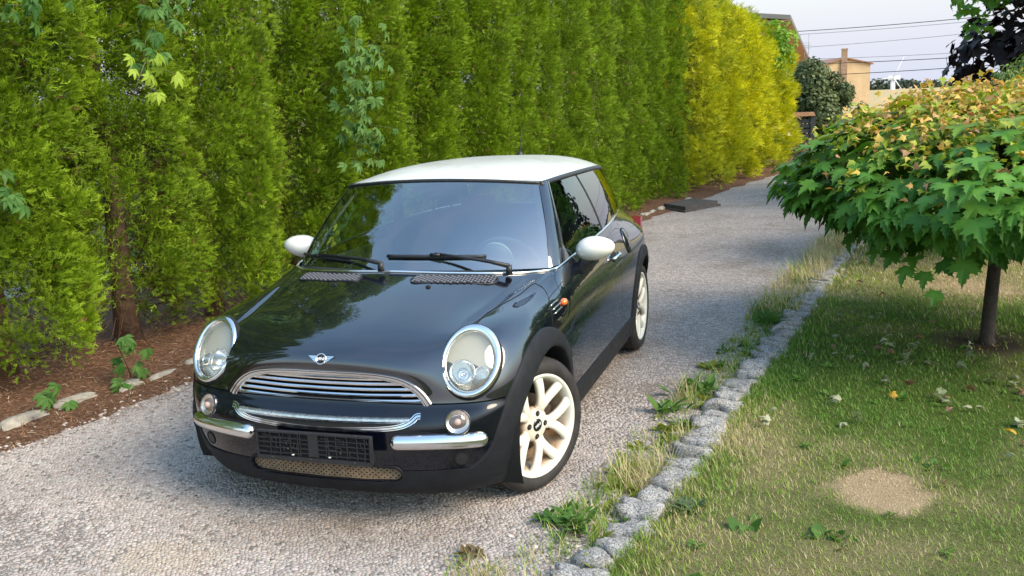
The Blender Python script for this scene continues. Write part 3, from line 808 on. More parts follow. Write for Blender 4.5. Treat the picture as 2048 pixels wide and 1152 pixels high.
    BM = Matrix(((xv.x, yv.x, n_.x, h.x), (xv.y, yv.y, n_.y, h.y), (xv.z, yv.z, n_.z, h.z), (0, 0, 0, 1)))
    bd = empty('badge', (0, 0, 0), car); bd.matrix_local = BM
    g = MB(); g.lathe([(.0245, 0), (.0245, .005), (.0225, .007), (.0200, .005), (.0195, .003)], None, 36); g.build('badge_ring', CHROME, bd)
    g = MB(); g.lathe([(.0200, .002), (.0200, .0036), (0, .0040)], None, 30); g.build('badge_disc', GLOSS, bd)
    for s_ in (1, -1):
        for k in range(4):
            g = MB(); z0 = .010-.0068*k; x1 = .060-.0085*k
            V_ = []
            for hh in (0, .0035): V_ += [(s_*.020, z0-.0026, hh), (s_*(x1-.007), z0-.0026, hh), (s_*x1, z0+.0026, hh), (s_*.020, z0+.0026, hh)]
            g.add(V_, [(4, 5, 6, 7), (0, 1, 5, 4), (1, 2, 6, 5), (2, 3, 7, 6), (3, 0, 4, 7)]); fix_normals(g.build('badge_wing', CHROME, bd, False))
    o = link('badge_lettering', text_mesh('MINI', .0165, WTEXT, 'badge_lettering', .0005, .0003), bd, (0, 0, .0044))
    # ---------------- cowl: chrome strip, vents, washer jets
    def belt(u): return S(np.array([u]), np.array([14.0]))[0]
    us = np.concatenate([np.linspace(0, 9.4, 60), np.linspace(9.5, 15.2, 60)])
    pts = [Vector(belt(u)) for u in us]; full = [Vector((-q.x, q.y, q.z)) for q in pts[::-1]]+pts[1:]
    nn = [(q.x*.9, -.3 if q.y < .6 else 0, .9) for q in full]
    g = MB(); g.sweep([q+Vector((0, 0, .003)) for q in full], nn, [(-.006, -.006), (-.006, .003), (-.003, .007), (.003, .007), (.006, .003), (.006, -.006)]); fix_normals(g.build('belt_trim', CHROME, car))
    for sx in (1, -1):
        g = MB(); x0, x1 = .135, .525
        pts, nn = [], []
        def vp(a, w):   # a along, w across (towards the screen)
            yc = float(np.interp(a, [.13, .33, .53], [.118, .158, .240])); return top(a*sx, yc+w*1.25, 0)
        for k in range(64):
            g_ = 2*math.pi*k/64; ex = .036; a = (x0+ex if math.cos(g_) < 0 else x1-ex)+ex*math.cos(g_); w = .034*math.sin(g_)
            hq, nq = vp(a, w); pts.append(hq+nq*.002); nn.append(nq)
        g.sweep(pts, nn, [(-.004, -.004), (-.004, .004), (.004, .004), (.004, -.004)], closed=True); fix_normals(g.build('vent_frame', PLAST, car))
        g = MB(); V_ = []; m_ = 24
        for i in range(m_):
            a = x0+.008+(x1-x0-.016)*i/(m_-1); e = min(a-x0, x1-a); wmax = .033*math.sqrt(max(.02, 1-(1-min(1, e/.036))**2))
            for j in range(5): hq, nq = vp(a, wmax*(j/2-1)); V_.append(hq+nq*.0022)
        g.add(V_, [list(f) for f in gridF(m_, 5)]); g.build('vent_back', DARK, car)
        g = MB()
        for i in range(25):
            a = x0+.016+(x1-x0-.032)*i/24; e = min(a-x0, x1-a); wmax = .031*math.sqrt(max(.02, 1-(1-min(1, e/.036))**2))
            for j in range(4):
                w = -.025+.0150*j+(.0075 if i % 2 else 0)
                if abs(w) > wmax: continue
                hq, nq = vp(a, w); q_ = Vector((0, 0, 1)).rotation_difference(nq)
                g.box(hq+nq*.0045, (.0046, .0056, .003), q_.to_matrix())
        o = g.build('vent_mesh', simple('vent_plastic', (0.15, 0.15, 0.17), 0.45) if 'vent_plastic' not in MATS else MATS['vent_plastic'], car, False)
        hq, nq = top(.245*sx, .055, 0); g = MB(); q_ = Vector((0, 0, 1)).rotation_difference(nq).to_matrix()
        g.box(hq+nq*.004, (.012, .008, .005), q_, .7); g.build('washer_jet', PLAST, car, False)
    # ---------------- windscreen, roof, pillars, side windows
    def Wb(s): return np.array([.706*s, .222+.325*abs(s)**2.1, .960-.036*s*s])
    def Wt(s): return np.array([.548*s, .800+.105*s*s, 1.346-.028*s*s])
    def screen(s, t_):
        a, b_ = Wb(s), Wt(s); q = a*(1-t_)+b_*t_; n_ = np.array([.25*s, -.62, .72]); return q+n_*.030*4*t_*(1-t_)*(1-.35*s*s)
    def grid_fn(fn, s0, s1, t0, t1, n, m_):
        V_ = np.array([[fn(a, b_) for b_ in np.linspace(t0, t1, m_)] for a in np.linspace(s0, s1, n)]).reshape(-1, 3); return V_, gridF(n, m_)
    V_, F_ = grid_fn(screen, -1, 1, 0, 1, 41, 17); add('windscreen', V_, F_, WGLASS, car)
    # printed black border of the screen
    def band(name, s0, s1, t0, t1, n, m_, off=.0015):
        V_, F_ = grid_fn(lambda a, b_: screen(a, b_)+np.array([0, .0012, -.001])*1.0, s0, s1, t0, t1, n, m_); add(name, V_, F_, DARK, car)
    band('screen_border', -1, 1, 0, .075, 41, 4); band('screen_border', -1, 1, .955, 1.0, 41, 3)
    band('screen_border', -1, -.955, .075, .955, 3, 17); band('screen_border', .955, 1, .075, .955, 3, 17)
    
    ry = [.80, .93, 1.1, 1.3, 1.6, 2.0, 2.3, 2.55, 2.72]
    rzc = [1.352, 1.389, 1.408, 1.415, 1.414, 1.404, 1.388, 1.368, 1.345]
    rzr = [1.316, 1.323, 1.330, 1.331, 1.328, 1.319, 1.305, 1.285, 1.26]
    rxr = [.545, .568, .585, .596, .598, .588, .562, .525, .485]
    from_ = lambda y, a: float(np.interp(y, ry, a))
    def spl(y, a):   # smoothed interp
        return sum(from_(y+d, a)*w for d, w in ((-.12, .25), (0, .5), (.12, .25))) if y > .93 else from_(y, a)*.5+.5*(from_(y-.03, a)*.5+from_(y+.03, a)*.5)
    def roofpt(s, t_):
        y0 = .800+.105*s*s; y1 = 2.66-.10*s*s; y = y0+(y1-y0)*t_
        zc = spl(y-.105*s*s*(1-t_), rzc); zr = spl(y, rzr); k = 1-abs(s)**3.0
        return np.array([spl(y, rxr)*(s*(1-.0*abs(s))), y, zr+(zc-zr)*k])
    ss = np.sin(np.linspace(-math.pi/2, math.pi/2, 49)); V_ = np.array([[roofpt(a, b_) for b_ in np.linspace(0, 1, 40)] for a in ss]).reshape(-1, 3)
    bm_F = gridF(49, 40); Vn = V_.copy(); Vn[:, 2] -= .012
    e = np.concatenate([bm_F[:, [0, 1]], bm_F[:, [1, 2]], bm_F[:, [2, 3]], bm_F[:, [3, 0]]]); key = np.sort(e, 1)
    _, inv, cnt = np.unique(key[:, 0]*len(V_)+key[:, 1], return_inverse=True, return_counts=True); bdg = e[cnt[inv] == 1]
    Fr = np.concatenate([bm_F, np.stack([bdg[:, 1], bdg[:, 0], bdg[:, 0]+len(V_), bdg[:, 1]+len(V_)], 1)])
    autosmooth(add('roof', np.concatenate([V_, Vn]), Fr, WHITE, car), 50)
    Vh = V_.copy(); Vh[:, 2] -= .03; Vh[:, 0] *= .97; add('headliner', Vh, bm_F, TRIM, car)
    def rail(y): return np.array([spl(y, rxr)+.004, y, spl(y, rzr)-.010])
    for sx in (1, -1):
        g = MB(); ys = np.linspace(.90, 2.60, 40); pts = [Vector(rail(y))*1 for y in ys]; pts = [Vector((q.x*sx, q.y, q.z)) for q in pts]
        g.sweep(pts, [(sx*.8, 0, .6)]*40, [(-.013, -.010), (-.013, .004), (-.008, .008), (.008, .008), (.013, .004), (.013, -.010)]); fix_normals(g.build('roof_rail_trim', PLAST, car))
    pts = [Vector(Wt(s))+Vector((0, -.003, .002)) for s in np.linspace(-1.03, 1.03, 40)]
    g = MB(); g.sweep(pts, [(0, -.6, .8)]*40, [(-.008, -.008), (-.008, .004), (.008, .004), (.008, -.008)]); fix_normals(g.build('screen_header', PLAST, car))
    def bel(y):      # belt curve by y
        uu = np.linspace(9, 15, 200); Q = S(uu, np.full(200, 14.0)); i = np.argsort(Q[:, 1]); return np.array([np.interp(y, Q[i, 1], Q[i, 0]), y, np.interp(y, Q[i, 1], Q[i, 2])])
    for sx in (1, -1):
        m3 = np.array([sx, 1, 1.])
        def pill(s, t_):   # A pillar, s across, t up
            a0, a1 = np.array([.700, .535, .922]), np.array([.546, .903, 1.318]); b0, b1 = np.array([.742, .640, .926]), np.array([.586, .985, 1.318])
            a0 = Wb(.985); a1 = Wt(1.0)
            q = (a0*(1-t_)+a1*t_)*(1-s)+(b0*(1-t_)+b1*t_)*s
            n_ = np.array([.70, -.50, .45]); return (q+n_*(.030*4*t_*(1-t_)*.75*(1-s)+.016*4*t_*(1-t_)*s+.012*4*s*(1-s)))*m3
        V_, F_ = grid_fn(pill, 0, 1, 0, 1, 9, 24); add('front_pillar', V_, F_ if sx > 0 else F_[:, ::-1], PAINT, car)
        V_, F_ = grid_fn(lambda s, t_: pill(s, t_)+np.array([-.03*sx, .03, -.02]), -.12, .85, .06, 1, 5, 24); add('pillar_trim', V_, F_, TRIM, car)
        def sgl(yb0, yb1, yt0, yt1, off=0.0):
            def fn(s, t_):
                b_ = bel(yb0+(yb1-yb0)*s); r_ = rail(yt0+(yt1-yt0)*s); r_[2] -= .006
                q = b_*(1-t_)+r_*t_; return (q+np.array([.014*4*t_*(1-t_)+off, 0, 0]))*m3
            return fn
        for nm, ar in (('door_window', (.66, 1.495, .985, 1.50)), ('quarter_window', (1.52, 2.42, 1.525, 2.40))):
            V_, F_ = grid_fn(sgl(*ar), 0, 1, 0, 1, 20, 10); add(nm, V_, F_ if sx > 0 else F_[:, ::-1], SGLASS, car)
        V_, F_ = grid_fn(sgl(1.490, 1.525, 1.495, 1.53, .001), 0, 1, 0, 1, 3, 10); add('centre_pillar', V_, F_, DARK, car)
        V_, F_ = grid_fn(sgl(.635, .672, .975, .992, .002), 0, 1, 0, 1, 3, 10); add('window_seal', V_, F_, PLAST, car)
        V_, F_ = grid_fn(sgl(2.42, 2.70, 2.40, 2.60, .002), 0, 1, 0, 1, 8, 10); add('rear_pillar', V_, F_ if sx > 0 else F_[:, ::-1], GLOSS, car)
        # inner pillars
        g = MB(); g.box((sx*.575, 1.55, 1.09), (.012, .05, .19)); g.build('pillar_lining', DASH, car, False)
    # rear screen and hatch top
    def rearg(s, t_):
        b_ = np.array([.53*s, 2.84-.10*abs(s)**2.5, 1.0]); r_ = np.array([.485*s, 2.64-.09*s*s, 1.335-.07*s*s]); return b_*(1-t_)+r_*t_+np.array([0, .03*4*t_*(1-t_), 0])
    V_, F_ = grid_fn(rearg, -1, 1, 0, 1, 21, 9); add('rear_window', V_, F_, SGLASS, car)
    for sx in (1, -1):
        def cor(s, t_):
            b0 = bel(2.70); b1 = np.array([.53, 2.74, 1.0]); r0 = rail(2.60); r1 = np.array([.485, 2.55, 1.265])
            return ((b0*(1-s)+b1*s)*(1-t_)+(r0*(1-s)+r1*s)*t_)*np.array([sx, 1, 1.])
        V_, F_ = grid_fn(cor, 0, 1, 0, 1, 4, 8); add('rear_corner', V_, F_, GLOSS, car)
        g = MB(); h, n_ = flank(2.80, .80, .004, sx); g.box((h.x-sx*.045, 2.80, .80), (.05, .03, .10)); g.build('tail_lamp', REDL, car, False)
    # roof aerial
    g = MB(); g.lathe([(.022, -.01), (.020, .012), (.012, .022), (0, .026)], Matrix.Translation((0, 2.36, 1.385)), 16); g.tube([(0, 2.36, 1.40), (0, 2.40, 1.50), (0, 2.43, 1.60)], [.003, .0022, .0012], 6); g.build('roof_aerial', PLAST, car)
    # ---------------- wipers
    for px0, tip, mid in ((.50, (-.05, .07), None), (-.12, (-.66, .0), None)):
        w = empty('wiper', (0, 0, 0), car)
    def on_screen(x_, t_, off):
        s = x_/float(np.interp(t_, [0, 1], [.706, .548])); q = screen(s, t_); n_ = Vector((.2*s, -.62, .75)).normalized(); return Vector(q)+n_*off
    wip = [o for o in car.children if o.name.startswith('wiper')]
    for o, (piv, x0, x1, tb, xc) in zip(wip, (((.565, .300, .935), -.06, .42, .115, .19), ((-.045, .165, .965), -.70, -.27, .085, -.52))):
        g = MB(); pts = []
        for k in range(14):
            f = k/13; pts.append(on_screen(x0+(x1-x0)*f, tb+(.010 if x0 > -.5 else .03)*f*(1-f)*0+(.0 if x0 > -.5 else .035*(1-f)-.02), .012))
        g.sweep(pts, [(0, -.6, .8)]*14, [(-.007, -.008), (-.008, .001), (-.004, .006), (.004, .006), (.007, .0), (.006, -.008)]); fix_normals(g.build('wiper_blade', PLAST, o))
        g = MB(); pv = Vector(piv); c_ = on_screen(xc, tb+.005, .028)
        g.tube([pv+Vector((0, 0, .0)), pv+Vector((0, .0, .045))], [.017, .013], 12)
        mid_ = pv.lerp(c_, .28)+Vector((0, -.0, .035)); g.tube([pv+Vector((0, 0, .04)), mid_, pv.lerp(c_, .65)+Vector((0, 0, .018)), c_], [.012, .0095, .0075, .006], 8)
        g.box(c_-Vector((0, 0, .006)), (.026, .008, .007))
        fix_normals(g.build('wiper_arm', PLAST, o))
    # sticker in the lower corner of the screen
    V_, F_ = grid_fn(lambda s, t_: screen(s, t_)+np.array([0, .002, -.002]), -.94, -.84, .105, .17, 5, 4)
    add('tax_sticker', V_, F_, simple('sticker', (0.42, 0.60, 0.55), 0.6, var=.5, vscale=90), car)
    # ---------------- mirrors
    for sx in (1, -1):
        mrr = empty('door_mirror', (sx*.868, .835, .978), car)
        g = MB(); n1, n2 = 28, 18; V_ = []
        for i in range(n1):
            a = 2*math.pi*i/n1
            for j in range(n2+1):
                b_ = math.pi*j/n2; x_ = math.cos(b_)*.104; rad = math.sin(b_)**.9
                ex = 1-.10*math.cos(b_)*1
                y_ = math.cos(a)*rad*.085*ex; z_ = math.sin(a)*rad*.064*(1.0-.16*math.cos(b_))
                if y_ > .028: y_ = .028+(y_-.028)*.12
                V_.append((x_*sx*-1*-1, y_, z_+x_*.10))
        F_ = []
        for i in range(n1):
            q = (i+1) % n1
            for j in range(n2): F_.append((i*(n2+1)+j, q*(n2+1)+j, q*(n2+1)+j+1, i*(n2+1)+j+1))
        g.add(V_, F_); o = g.build('mirror_cap', CREAM, mrr); o.location = (sx*.0, 0, .0); o.rotation_euler = (0, 0, R(-8)*sx); fix_normals(o)
        g = MB(); g.box((sx*.0, .034, 0), (.062, .002, .034)); o = g.build('mirror_glass', CHROME, mrr, False); o.rotation_euler = (0, 0, R(-8)*sx)
        g = MB()
        g.tube([(sx*-.02, -.005, -.03), (sx*-.055, -.01, -.072), (sx*-.075, -.005, -.105), (sx*-.115, .0, -.13)], [.036, .034, .034, .042], 14); g.build('mirror_stalk', PLAST, mrr)
    # ---------------- side details
    for sx in (1, -1):
        # repeater panel lines and lamp
        rp_ = empty('side_repeater', (0, 0, 0), car)
        h, n_ = flank(.362, .792, 0, sx); q = Vector((0, 0, 1)).rotation_difference(n_); M_ = Matrix.Translation(h) @ q.to_matrix().to_4x4()
        g = MB(); V_ = []
        g.lathe([(.021, -.002), (.020, .006), (.014, .014), (0, .017)], M_ @ Matrix.Diagonal((.85, 1.15, 1.2, 1)), 20); g.build('repeater_lens', ORANGE, rp_)
        for k in range(3):
            pts, nn = [], []
            for f in np.linspace(0, 1, 8):
                h, n_ = flank(.215+.105*f, .768+.018*k+.008*f, .002, sx); pts.append(h); nn.append(n_)
            g = MB(); g.sweep(pts, nn, [(-.003, -.002), (-.003, .003), (.003, .003), (.003, -.002)]); fix_normals(g.build('repeater_bar', DULLCH, rp_))
        pts, nn = [], []
        for f in np.linspace(0, 1, 10):
            h, n_ = flank(.245+.235*f, .828+.042*f, .0006, sx); pts.append(h); nn.append(n_)
        g = MB(); g.sweep(pts, nn, [(-.0018, 0), (-.0018, .0006), (.0018, .0006), (.0018, 0)]); g.build('panel_gap', DARK, car)
        # door handle
        pts = []; 
        for f in np.linspace(0, 1, 12):
            h, n_ = flank(1.47+.16*f, .808+.010*f, .008+.026*math.sin(math.pi*f)**.6, sx); pts.append(h)
        g = MB(); g.tube(pts, [.008]+[.0115]*10+[.008], 10); g.build('door_handle', CHROME, car)
        V_ = []
        for i in range(16):
            for j in range(5):
                a = 2*math.pi*i/16; h, n_ = flank(1.545+.07*math.cos(a)*j/4, .812+.032*math.sin(a)*j/4, .0012, sx); V_.append(h)
        g = MB(); g.add(V_, [(i*5+j, ((i+1) % 16)*5+j, ((i+1) % 16)*5+j+1, i*5+j+1) for i in range(16) for j in range(4)]); g.build('handle_recess', DARK, car)
        # mirror base triangle
        g = MB(); g.add([(sx*.742, .655, .935), (sx*.748, .76, .940), (sx*.718, .735, 1.02), (sx*.735, .655, .935), (sx*.741, .76, .940), (sx*.711, .735, 1.02)], [(0, 1, 2), (0, 3, 4, 1), (1, 4, 5, 2), (2, 5, 3, 0)]); g.build('mirror_base', DASH, car, False)
    # fuel flap
    h, n_ = flank(2.0, .845, .0, 1); M_ = Matrix.Translation(h) @ Vector((0, 0, 1)).rotation_difference(n_).to_matrix().to_4x4()
    g = MB(); g.lathe([(.078, -.004), (.078, .004), (.072, .007), (.04, .011), (0, .012)], M_, 36); g.build('fuel_flap', PAINT, car)
    g = MB(); g.lathe([(.085, -.004), (.085, .0025), (.078, .0025), (.078, -.004)], M_, 36); g.build('fuel_flap_ring', DARK, car)
    # ---------------- interior
    g = MB(); V_ = []
    for x_ in np.linspace(-.72, .72, 25):
        for k, (y_, z_) in enumerate([(.26, .90), (.36, .935), (.50, .945), (.66, .93), (.74, .88), (.76, .70), (.72, .45)]):
            V_.append((x_*(1-.03*k*0), y_+.22*abs(x_/.72)**2*(1 if k < 3 else .3), z_-.015*(x_/.72)**2+(.028*math.exp(-((x_-.36)/.16)**2) if k in (3, 4) else 0)))
    g.add(V_, [list(f) for f in gridF(25, 7)]); g.build('dashboard', DASH, car)
    g = MB(); M_ = Matrix.Translation((.36, .90, .865)) @ Matrix.Rotation(R(-62), 4, 'X')
    pts = [M_ @ Vector((.185*math.cos(a), .185*math.sin(a), 0)) for a in np.linspace(0, 2*math.pi, 48, endpoint=False)]
    g.sweep(pts, [M_.to_3x3() @ Vector((0, 0, 1))]*48, [(.014*math.cos(a), .014*math.sin(a)) for a in np.linspace(0, 2*math.pi, 8, endpoint=False)], closed=True)
    for a in (R(10), R(170), R(270)): g.tube([M_ @ Vector((.05*math.cos(a), .05*math.sin(a), -.01)), M_ @ Vector((.18*math.cos(a), .18*math.sin(a), 0))], .014, 8)
    g.lathe([(.0, .018), (.06, .016), (.075, .0), (.07, -.03), (0, -.05)], M_, 24); fix_normals(g.build('steering_wheel', DASH, car))
    # instrument pod on the column
    g = MB(); M2 = Matrix.Translation((.36, .70, .935)) @ Matrix.Rotation(R(-75), 4, 'X'); g.lathe([(.0, -.02), (.075, -.02), (.088, .01), (.082, .035), (.074, .03)], M2, 28); g.build('instrument_pod', DASH, car); g = MB(); g.lathe([(.088, .012), (.0885, .030), (.082, .038), (.076, .033)], M2, 28); g.build('pod_rim', TRIM, car)
    for sx in (1, -1):
        st_ = empty('front_seat', (sx*.36, 1.35, .35), car)
        g = MB(); g.tube([(0, .27, .10), (0, .34, .34), (0, .41, .60), (0, .43, .68)], [.20, .225, .19, .12], 16); 
        V2 = [(v[0]*1.05, .30+(v[1]-.30)*.42, v[2]) for v in g.V]; V2 = [(x_, y_+(z_-.1)*.22, z_) for x_, y_, z_ in V2]; g.V = V2
        g.build('backrest', SEATM, st_)
        g = MB(); g.tube([(0, .42, .80), (0, .42, .92)], [.10, .085], 14); g.tube([(-.05, .41, .66), (-.05, .42, .82)], .008, 6); g.tube([(.05, .41, .66), (.05, .42, .82)], .008, 6)
        g.V = [(v[0]*1.25, .42+(v[1]-.42)*.6, v[2]) for v in g.V]; g.build('headrest', SEATM, st_)
        g = MB(); g.tube([(0, -.22, .02), (0, .25, .0)], [.17, .22], 14); g.V = [(v[0]*1.1, v[1], v[2]*.45+.02) for v in g.V]; g.build('cushion', SEATM, st_)
        g = MB(); g.box((sx*.66, 1.15, .72), (.02, .55, .20)); g.build('door_lining', DASH, car, False)
    g = MB(); g.box((0, 2.32, .74), (.56, .10, .24), Matrix.Rotation(R(-14), 3, 'X')); g.box((0, 2.05, .50), (.56, .24, .08)); g.build('rear_bench', SEATM, car, False)
    for x_ in (-.32, .32):
        g = MB(); g.box((x_, 2.36, 1.03), (.13, .05, .075), None, .8); g.build('rear_headrest', SEATM, car, False)
    g = MB(); g.box((0, 1.4, .30), (.68, 1.2, .02)); g.box((0, 2.65, .75), (.58, .16, .02)); g.build('cabin_floor', DARK, car, False)
    g = MB(); g.box((0, .90, 1.285), (.115, .012, .033)); g.tube([(0, .86, 1.34), (0, .90, 1.29)], .010, 8); g.build('rear_view_mirror', PLAST, car, False)
    return car
CAR = build_car()
# ================================================================== THE PLACE
def unit(v): return v/np.maximum(np.linalg.norm(v, axis=-1, keepdims=True), 1e-9)
def leafmat(name, transl=0.35, rough=0.5, spec=0.35):
    """leaf material: colour of each leaf comes from the mesh (kind of leaf, not light)"""
    m, t, p = nodemat(name); a = t.nodes.new('ShaderNodeVertexColor'); a.layer_name = 'tint'
    pset(p, rough=rough, spec=spec); t.links.new(a.outputs['Color'], p.inputs['Base Color'])
    tr = t.nodes.new('ShaderNodeBsdfTranslucent')
    hs = t.nodes.new('ShaderNodeHueSaturation'); hs.inputs['Value'].default_value = 1.15; hs.inputs['Saturation'].default_value = 1.1
    t.links.new(a.outputs['Color'], hs.inputs['Color']); t.links.new(hs.outputs['Color'], tr.inputs['Color'])
    ms = t.nodes.new('ShaderNodeMixShader'); ms.inputs[0].default_value = transl
    o = t.nodes['Material Output']; t.links.new(p.outputs[0], ms.inputs[1]); t.links.new(tr.outputs[0], ms.inputs[2]); t.links.new(ms.outputs[0], o.inputs['Surface'])
    return m
def stamp(tv, tf, org, ax, ay, az, sc, col, tipcol=None, tipw=None):
    """N copies of a template: returns V,F,C"""
    N = len(org); k = len(tv); sc = np.asarray(sc)
    if sc.ndim == 1: sc = np.repeat(sc[:, None], 3, 1)
    V = org[:, None]+(tv[None, :, 0:1]*sc[:, None, 0:1])*ax[:, None]+(tv[None, :, 1:2]*sc[:, None, 1:2])*ay[:, None]+(tv[None, :, 2:3]*sc[:, None, 2:3])*az[:, None]
    F = tf[None]+(np.arange(N)*k)[:, None, None]
    C = np.repeat(col[:, None], k, 1)
    if tipw is not None: C = C*(1-tipw[None, :, None])+tipcol[:, None]*tipw[None, :, None]
    return V.reshape(-1, 3), F.reshape(-1, tf.shape[1]), C.reshape(-1, 3)
def cat(parts):
    V = []; F = []; C = []; b = 0
    for v, f, c in parts: V.append(v); F.append(f+b); C.append(c); b += len(v)
    return np.concatenate(V), np.concatenate(F), np.concatenate(C)
def cmesh(name, V, F, C, mat, smooth=False):
    me = mesh_from(name, V, F, mat, smooth)
    at = me.color_attributes.new('tint', 'FLOAT_COLOR', 'POINT')
    at.data.foreach_set('color', np.concatenate([C, np.ones((len(C), 1))], 1).astype(np.float32).ravel()); return me
def frames(axis, roll, rg):
    ay = unit(axis); h = np.where(np.abs(ay[:, 2:3]) < .95, np.array([[0, 0, 1.]]), np.array([[1., 0, 0]]))
    ax = unit(np.cross(ay, h)); az = np.cross(ax, ay); c, s = np.cos(roll)[:, None], np.sin(roll)[:, None]
    return ax*c+az*s, ay, -ax*s+az*c
def fbm(x, y, sc, seed=0, oct_=4):
    v = np.zeros_like(x, dtype=float); a = 1.; tot = 0
    for o in range(oct_):
        f = sc*2**o; X = x*f+17.3*o+seed*3.1; Y = y*f-9.7*o+seed*7.7; xi, yi = np.floor(X), np.floor(Y); fx, fy = X-xi, Y-yi
        fx, fy = fx*fx*(3-2*fx), fy*fy*(3-2*fy)
        def h(i, j): q = np.sin(i*127.1+j*311.7+seed*13.7)*43758.5453; return q-np.floor(q)
        v += a*((h(xi, yi)*(1-fx)+h(xi+1, yi)*fx)*(1-fy)+(h(xi, yi+1)*(1-fx)+h(xi+1, yi+1)*fx)*fy); tot += a; a *= .5
    return v/tot
HD = np.array([.2049, .9788]); HN = np.array([-.9788, .2049])
def K(s, off=0.0): return np.array([-2.55, 0.0])+HD*s+HN*off      # along the left kerb, off = metres behind it
RE = np.array([(.95, -2.2), (1.00, -1.4), (1.09, -.72), (1.175, -.28), (1.29, .28), (1.37, 1.0), (1.50, 1.85), (1.645, 2.69), (1.755, 3.5), (1.862, 4.33), (2.04, 5.65), (2.31, 7.26), (2.75, 9.4), (3.5, 12.6), (5.2, 18.), (9., 30.)])
def redge(y): return np.interp(y, RE[:, 1], RE[:, 0])

# ---------------- ground, field, road
m, t, p = nodemat('field_ground'); pset(p, rough=0.95, spec=0.1); oc = objcoord(t); n = noise(t, .35, 6, .6, oc)
r = ramp(t, n.outputs['Fac'], [(0.35, (0.36, 0.27, 0.13)), (0.65, (0.46, 0.36, 0.19))]); t.links.new(r.outputs['Color'], p.inputs['Base Color'])
V = []; ys = [-60, -2.2]; 
tag(add('field', np.array([(-1500, -200, -.03), (1500, -200, -.03), (1500, 2200, -.03), (-1500, 2200, -.03)]), np.array([[0, 1, 2, 3]]), m), kind='structure')
m, t, p = nodemat('rough_ground'); pset(p, rough=0.95, spec=0.1); oc = objcoord(t); n = noise(t, 3.0, 6, .6, oc)
r = ramp(t, n.outputs['Fac'], [(0.35, (0.040, 0.042, 0.018)), (0.65, (0.085, 0.090, 0.035))]); t.links.new(r.outputs['Color'], p.inputs['Base Color'])
tag(add('ground', np.array([(-60, -60, -.02), (60, -60, -.02), (60, 34, -.02), (-60, 34, -.02)]), np.array([[0, 1, 2, 3]]), m), kind='structure')
# road: packed crushed stone
m, t, p = nodemat('crushed_stone'); pset(p, rough=0.9, spec=0.25); oc = objcoord(t)
wn = noise(t, 9, 3, .6, oc); wm = t.nodes.new('ShaderNodeMixRGB'); wm.blend_type = 'ADD'; wm.inputs['Fac'].default_value = 0.035
t.links.new(oc, wm.inputs['Color1']); t.links.new(wn.outputs['Color'], wm.inputs['Color2'])
vo = t.nodes.new('ShaderNodeTexVoronoi'); vo.feature = 'F1'; vo.inputs['Scale'].default_value = 46; t.links.new(wm.outputs['Color'], vo.inputs['Vector'])
ve = t.nodes.new('ShaderNodeTexVoronoi'); ve.feature = 'DISTANCE_TO_EDGE'; ve.inputs['Scale'].default_value = 46; t.links.new(wm.outputs['Color'], ve.inputs['Vector'])
sxx = t.nodes.new('ShaderNodeSeparateColor'); t.links.new(vo.outputs['Color'], sxx.inputs[0])
cr = ramp(t, sxx.outputs[0], [(0.0, (0.25, 0.218, 0.197)), (0.45, (0.34, 0.300, 0.274)), (1.0, (0.44, 0.395, 0.365))])
er = ramp(t, ve.outputs['Distance'], [(0.0, (0.28, 0.25, 0.22)), (0.10, (1, 1, 1))])
mu = t.nodes.new('ShaderNodeMixRGB'); mu.blend_type = 'MULTIPLY'; mu.inputs['Fac'].default_value = 0.75
t.links.new(cr.outputs['Color'], mu.inputs['Color1']); t.links.new(er.outputs['Color'], mu.inputs['Color2'])
n = noise(t, 1.1, 6, .62, oc); r = ramp(t, n.outputs['Fac'], [(0.34, (0.78, 0.74, 0.70)), (0.5, (1, 1, 1)), (0.72, (1.10, 1.08, 1.07))])
mu2 = t.nodes.new('ShaderNodeMixRGB'); mu2.blend_type = 'MULTIPLY'; mu2.inputs['Fac'].default_value = 1
t.links.new(mu.outputs['Color'], mu2.inputs['Color1']); t.links.new(r.outputs['Color'], mu2.inputs['Color2']); t.links.new(mu2.outputs['Color'], p.inputs['Base Color'])
b = t.nodes.new('ShaderNodeBump'); b.inputs['Strength'].default_value = 0.9; b.inputs['Distance'].default_value = 0.006
rr = ramp(t, ve.outputs['Distance'], [(0.0, (0, 0, 0)), (0.16, (0.7, 0.7, 0.7)), (0.5, (1, 1, 1))]); t.links.new(rr.outputs['Color'], b.inputs['Height'])
t.links.new(b.outputs['Normal'], p.inputs['Normal']); ROADM = m
yy = np.concatenate([[-40, -8], np.linspace(-2.2, 14, 60), np.linspace(15, 32, 12)])
V = []
for y in yy: V += [(-7-.0*y+(.2049/.9788)*max(y, -8)*.9, y, 0), (np.interp(y, [-40, -8, -2.2], [-.5, .6, .95]) if y < -2.2 else redge(y)+.02, y, 0)]
i = np.arange(len(yy)-1)*2; F = np.stack([i, i+1, i+3, i+2], 1)
road = add('road', np.array(V), F, ROADM); tag(road, kind='structure')

